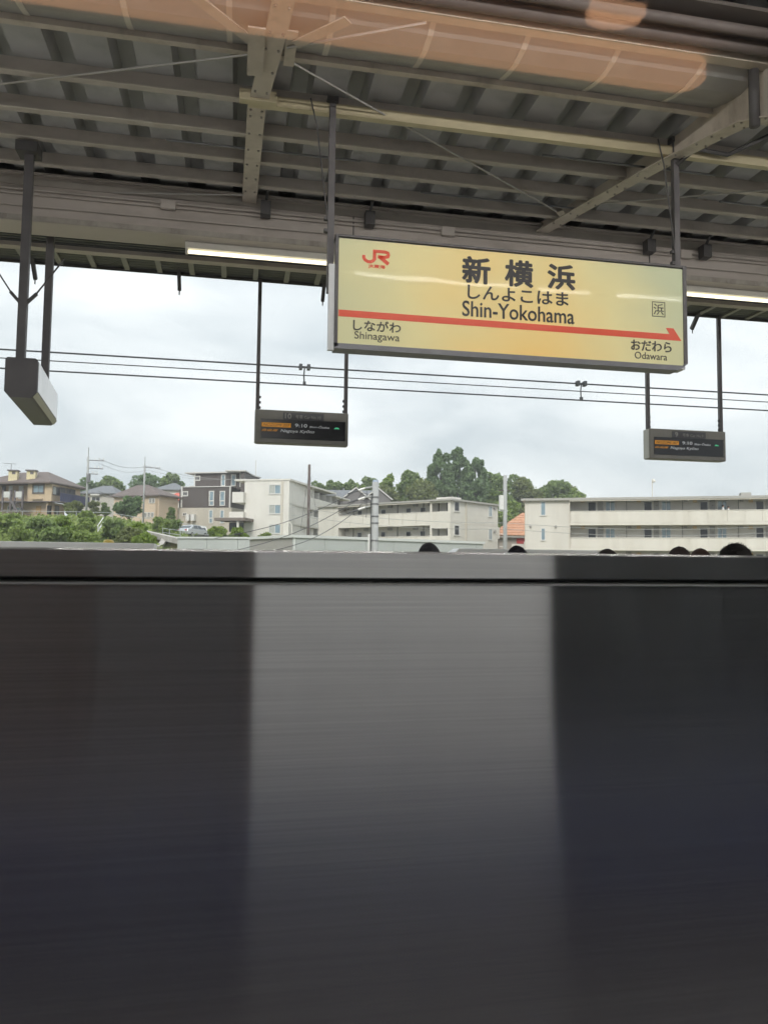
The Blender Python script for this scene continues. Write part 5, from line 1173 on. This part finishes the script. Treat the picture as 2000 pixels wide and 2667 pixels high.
g0, g1 = Vector(at(424, 1376, 78)), Vector(at(471, 1382, 74))
for dz in (0, -.42): MB().tube([g0+Vector((0, 0, dz)), g1+Vector((0, 0, dz))], .03, 6).build('rail', M_galv, gr)
for s in (.02, .4, .99): q = g0+(g1-g0)*s; MB().tube([q+Vector((0, 0, .05)), q-Vector((0, 0, 1.1))], .035, 6).build('post', M_galv, gr)
rw = thing('retaining_kerb', tuple(at(420, 1400, 74)), 'sloping pale concrete kerb with bare earth below the parked cars', 'kerb wall')
k0, k1 = Vector(at(355, 1383, 78)), Vector(at(472, 1410, 70)); MB().bar(k0, k1, .7, .5).build('coping', M_conc, rw); MB().bar(Vector(at(432, 1402, 73)), Vector(at(416, 1426, 70)), .5, .3).build('buttress', M_conc, rw)
MB().prism([k0-Vector((0, 0, .26)), k1-Vector((0, 0, .26)), k1-Vector((0, 0, 4)), k0-Vector((0, 0, 4))], (0, .4, 0)).build('earth_face', mat('earth', (.26, .19, .11), .95, vcol=(.13, .16, .06), vscale=1.2, bump=.4, bscale=6), rw)
lotA = [Vector(at(435, 1392, 84)), Vector(at(560, 1400, 84)), Vector(at(600, 1372, 106)), Vector(at(425, 1362, 106))]
zl = min(p.z for p in lotA)
struct(MB().prism([(p.x, p.y, 2.95) for p in lotA], (0, 0, .08)).build('car_park', mat('asphalt', (.06, .06, .06), .9, var=.2, vscale=3)))

# ---- parked cars
M_cw = mat('car_white', (.75, .75, .74), .25, coat=.6); M_cs = mat('car_silver', (.55, .58, .6), .3, metal=.5, coat=.5); M_tyre = mat('tyre', (.02, .02, .02), .8); M_rim = mat('rim', (.5, .5, .5), .3, metal=.7); M_tail = mat('tail_lamp', (.5, .02, .02), .3); M_cg = mat('car_glass', (.06, .075, .085), .05, spec=.8)
def car(c, rot, Lc, Wc, prof, glass_, m_, label, name, tail):
    """side profile (x along the car, z) extruded over the width with tumblehome; glass side panes, wheels, lamps"""
    t = thing(name, tuple(c), label, 'car' if name == 'parked_car' else 'van', 'vehicles parked on the hill'); t.rotation_euler.z = rot; ORG[t.name] = Vector((0, 0, 0))
    def wdt(z): return Wc/2*(1-.16*max(0, z-.85)/.7)
    n_ = len(prof); V = [(x, -wdt(z), z) for x, z in prof]+[(x, wdt(z), z) for x, z in prof]
    MB().add(V, [tuple(range(n_))[::-1], tuple(range(n_, 2*n_))]+[(i, (i+1)%n_, n_+(i+1)%n_, n_+i) for i in range(n_)]).build('body', m_, t, bevel=.05)
    for s in (-1, 1):
        for g in glass_['side']: MB().prism([(x, s*(wdt(z)+.004), z) for x, z in g], (0, s*.006, 0)).build('side_window', M_cg, t)
        for x in (Lc*.3, -Lc*.3):
            w_ = MB().tube([(x, s*(Wc/2-.16), .3), (x, s*(Wc/2+.02), .3)], .3, 16).build('wheel', M_tyre, t); MB().tube([(x, s*(Wc/2+.02), .3), (x, s*(Wc/2+.03), .3)], .18, 12).build('rim', M_rim, w_)
        MB().box(-Lc/2-.02, -Lc/2+.06, s*(Wc/2-.3)-.12, s*(Wc/2-.3)+.12, tail[0], tail[1]).build('tail_lamp', M_tail, t); MB().box(Lc/2-.1, Lc/2+.015, s*(Wc/2-.35)-.15, s*(Wc/2-.35)+.15, .6, .75).build('headlight', M_ins, t)
    for (x0, z0_), (x1, z1_), in glass_['ends']:
        sg_ = -1 if x0 < 0 else 1
        MB().hexa([(x0+sg_*.012, -wdt(z0_)+.12, z0_), (x0+sg_*.012, wdt(z0_)-.12, z0_), (x0-.01*sg_, wdt(z0_)-.12, z0_), (x0-.01*sg_, -wdt(z0_)+.12, z0_), (x1+sg_*.012, -wdt(z1_)+.1, z1_), (x1+sg_*.012, wdt(z1_)-.1, z1_), (x1-.01*sg_, wdt(z1_)-.1, z1_), (x1-.01*sg_, -wdt(z1_)+.1, z1_)]).build('end_window', M_cg, t)
    MB().box(-Lc/2-.03, -Lc/2+.02, -Wc/2+.1, Wc/2-.1, .32, .5).build('bumper', m_, t)
    return t
van_p = [(-1.65, .3), (1.65, .3), (1.68, .8), (1.5, 1.0), (1.15, 1.8), (1.0, 1.88), (-1.5, 1.88), (-1.65, 1.75)]
van_g = {'side': [[(.55, 1.05), (1.3, 1.05), (1.05, 1.68), (.55, 1.68)], [(-.4, 1.05), (.42, 1.05), (.42, 1.68), (-.4, 1.68)], [(-1.45, 1.05), (-.52, 1.05), (-.52, 1.68), (-1.4, 1.68)]], 'ends': [((-1.655, 1.1), (-1.655, 1.65)), ((1.44, 1.08), (1.17, 1.74))]}
sed_p = [(-2.2, .35), (2.2, .35), (2.22, .62), (2.05, .78), (1.1, .95), (.45, 1.4), (.2, 1.46), (-.9, 1.45), (-1.15, 1.38), (-1.75, 1.02), (-2.15, .96), (-2.24, .7)]
sed_g = {'side': [[(-.1, .98), (.95, .98), (.42, 1.34), (-.1, 1.38)], [(-1.35, 1.02), (-.18, .98), (-.18, 1.38), (-.95, 1.37)]], 'ends': [((-1.7, 1.06), (-1.2, 1.37)), ((1.05, .99), (.5, 1.38))]}
pv = at(513, 1378, 103); car((pv[0], pv[1], 3.04), R_(8), 3.4, 1.6, van_p, van_g, M_cw, 'small white van parked behind the silver car', 'parked_van', (.9, 1.15))
pc = at(503, 1392, 92); car((pc[0], pc[1], 3.04), R_(58), 4.4, 1.7, sed_p, sed_g, M_cs, 'silver car with red tail lamps parked above the grey shed', 'parked_car', (.72, .9))
pw = at(462, 1375, 104); car((pw[0], pw[1], 3.04), R_(175), 4.4, 1.7, sed_p, sed_g, M_cw, 'white car half hidden behind the bushes left of the van', 'parked_car', (.72, .9))

# ------------------------------------------------------------------ mild haze, added mostly to stand for veiling glare of the window glass
hz = MB().box(-1600, 1600, -1600, 2100, -9, 32).build('haze', None); tag(hz, 'thin pale haze added over the town', 'haze', kind='stuff')
MH = bpy.data.materials.new('haze_veil'); MH.use_nodes = True; th_ = MH.node_tree; th_.nodes.remove(th_.nodes['Principled BSDF'])
pv_ = th_.nodes.new('ShaderNodeVolumePrincipled'); pv_.inputs['Color'].default_value = (.92, .95, .97, 1); pv_.inputs['Density'].default_value = .0009; pv_.inputs['Density Attribute'].default_value = ''; pv_.inputs['Color Attribute'].default_value = ''; pv_.inputs['Temperature Attribute'].default_value = ''; MH.cycles.homogeneous_volume = True; pv_.inputs['Anisotropy'].default_value = .2
th_.links.new(pv_.outputs[0], th_.nodes['Material Output'].inputs['Volume']); hz.data.materials.append(MH)
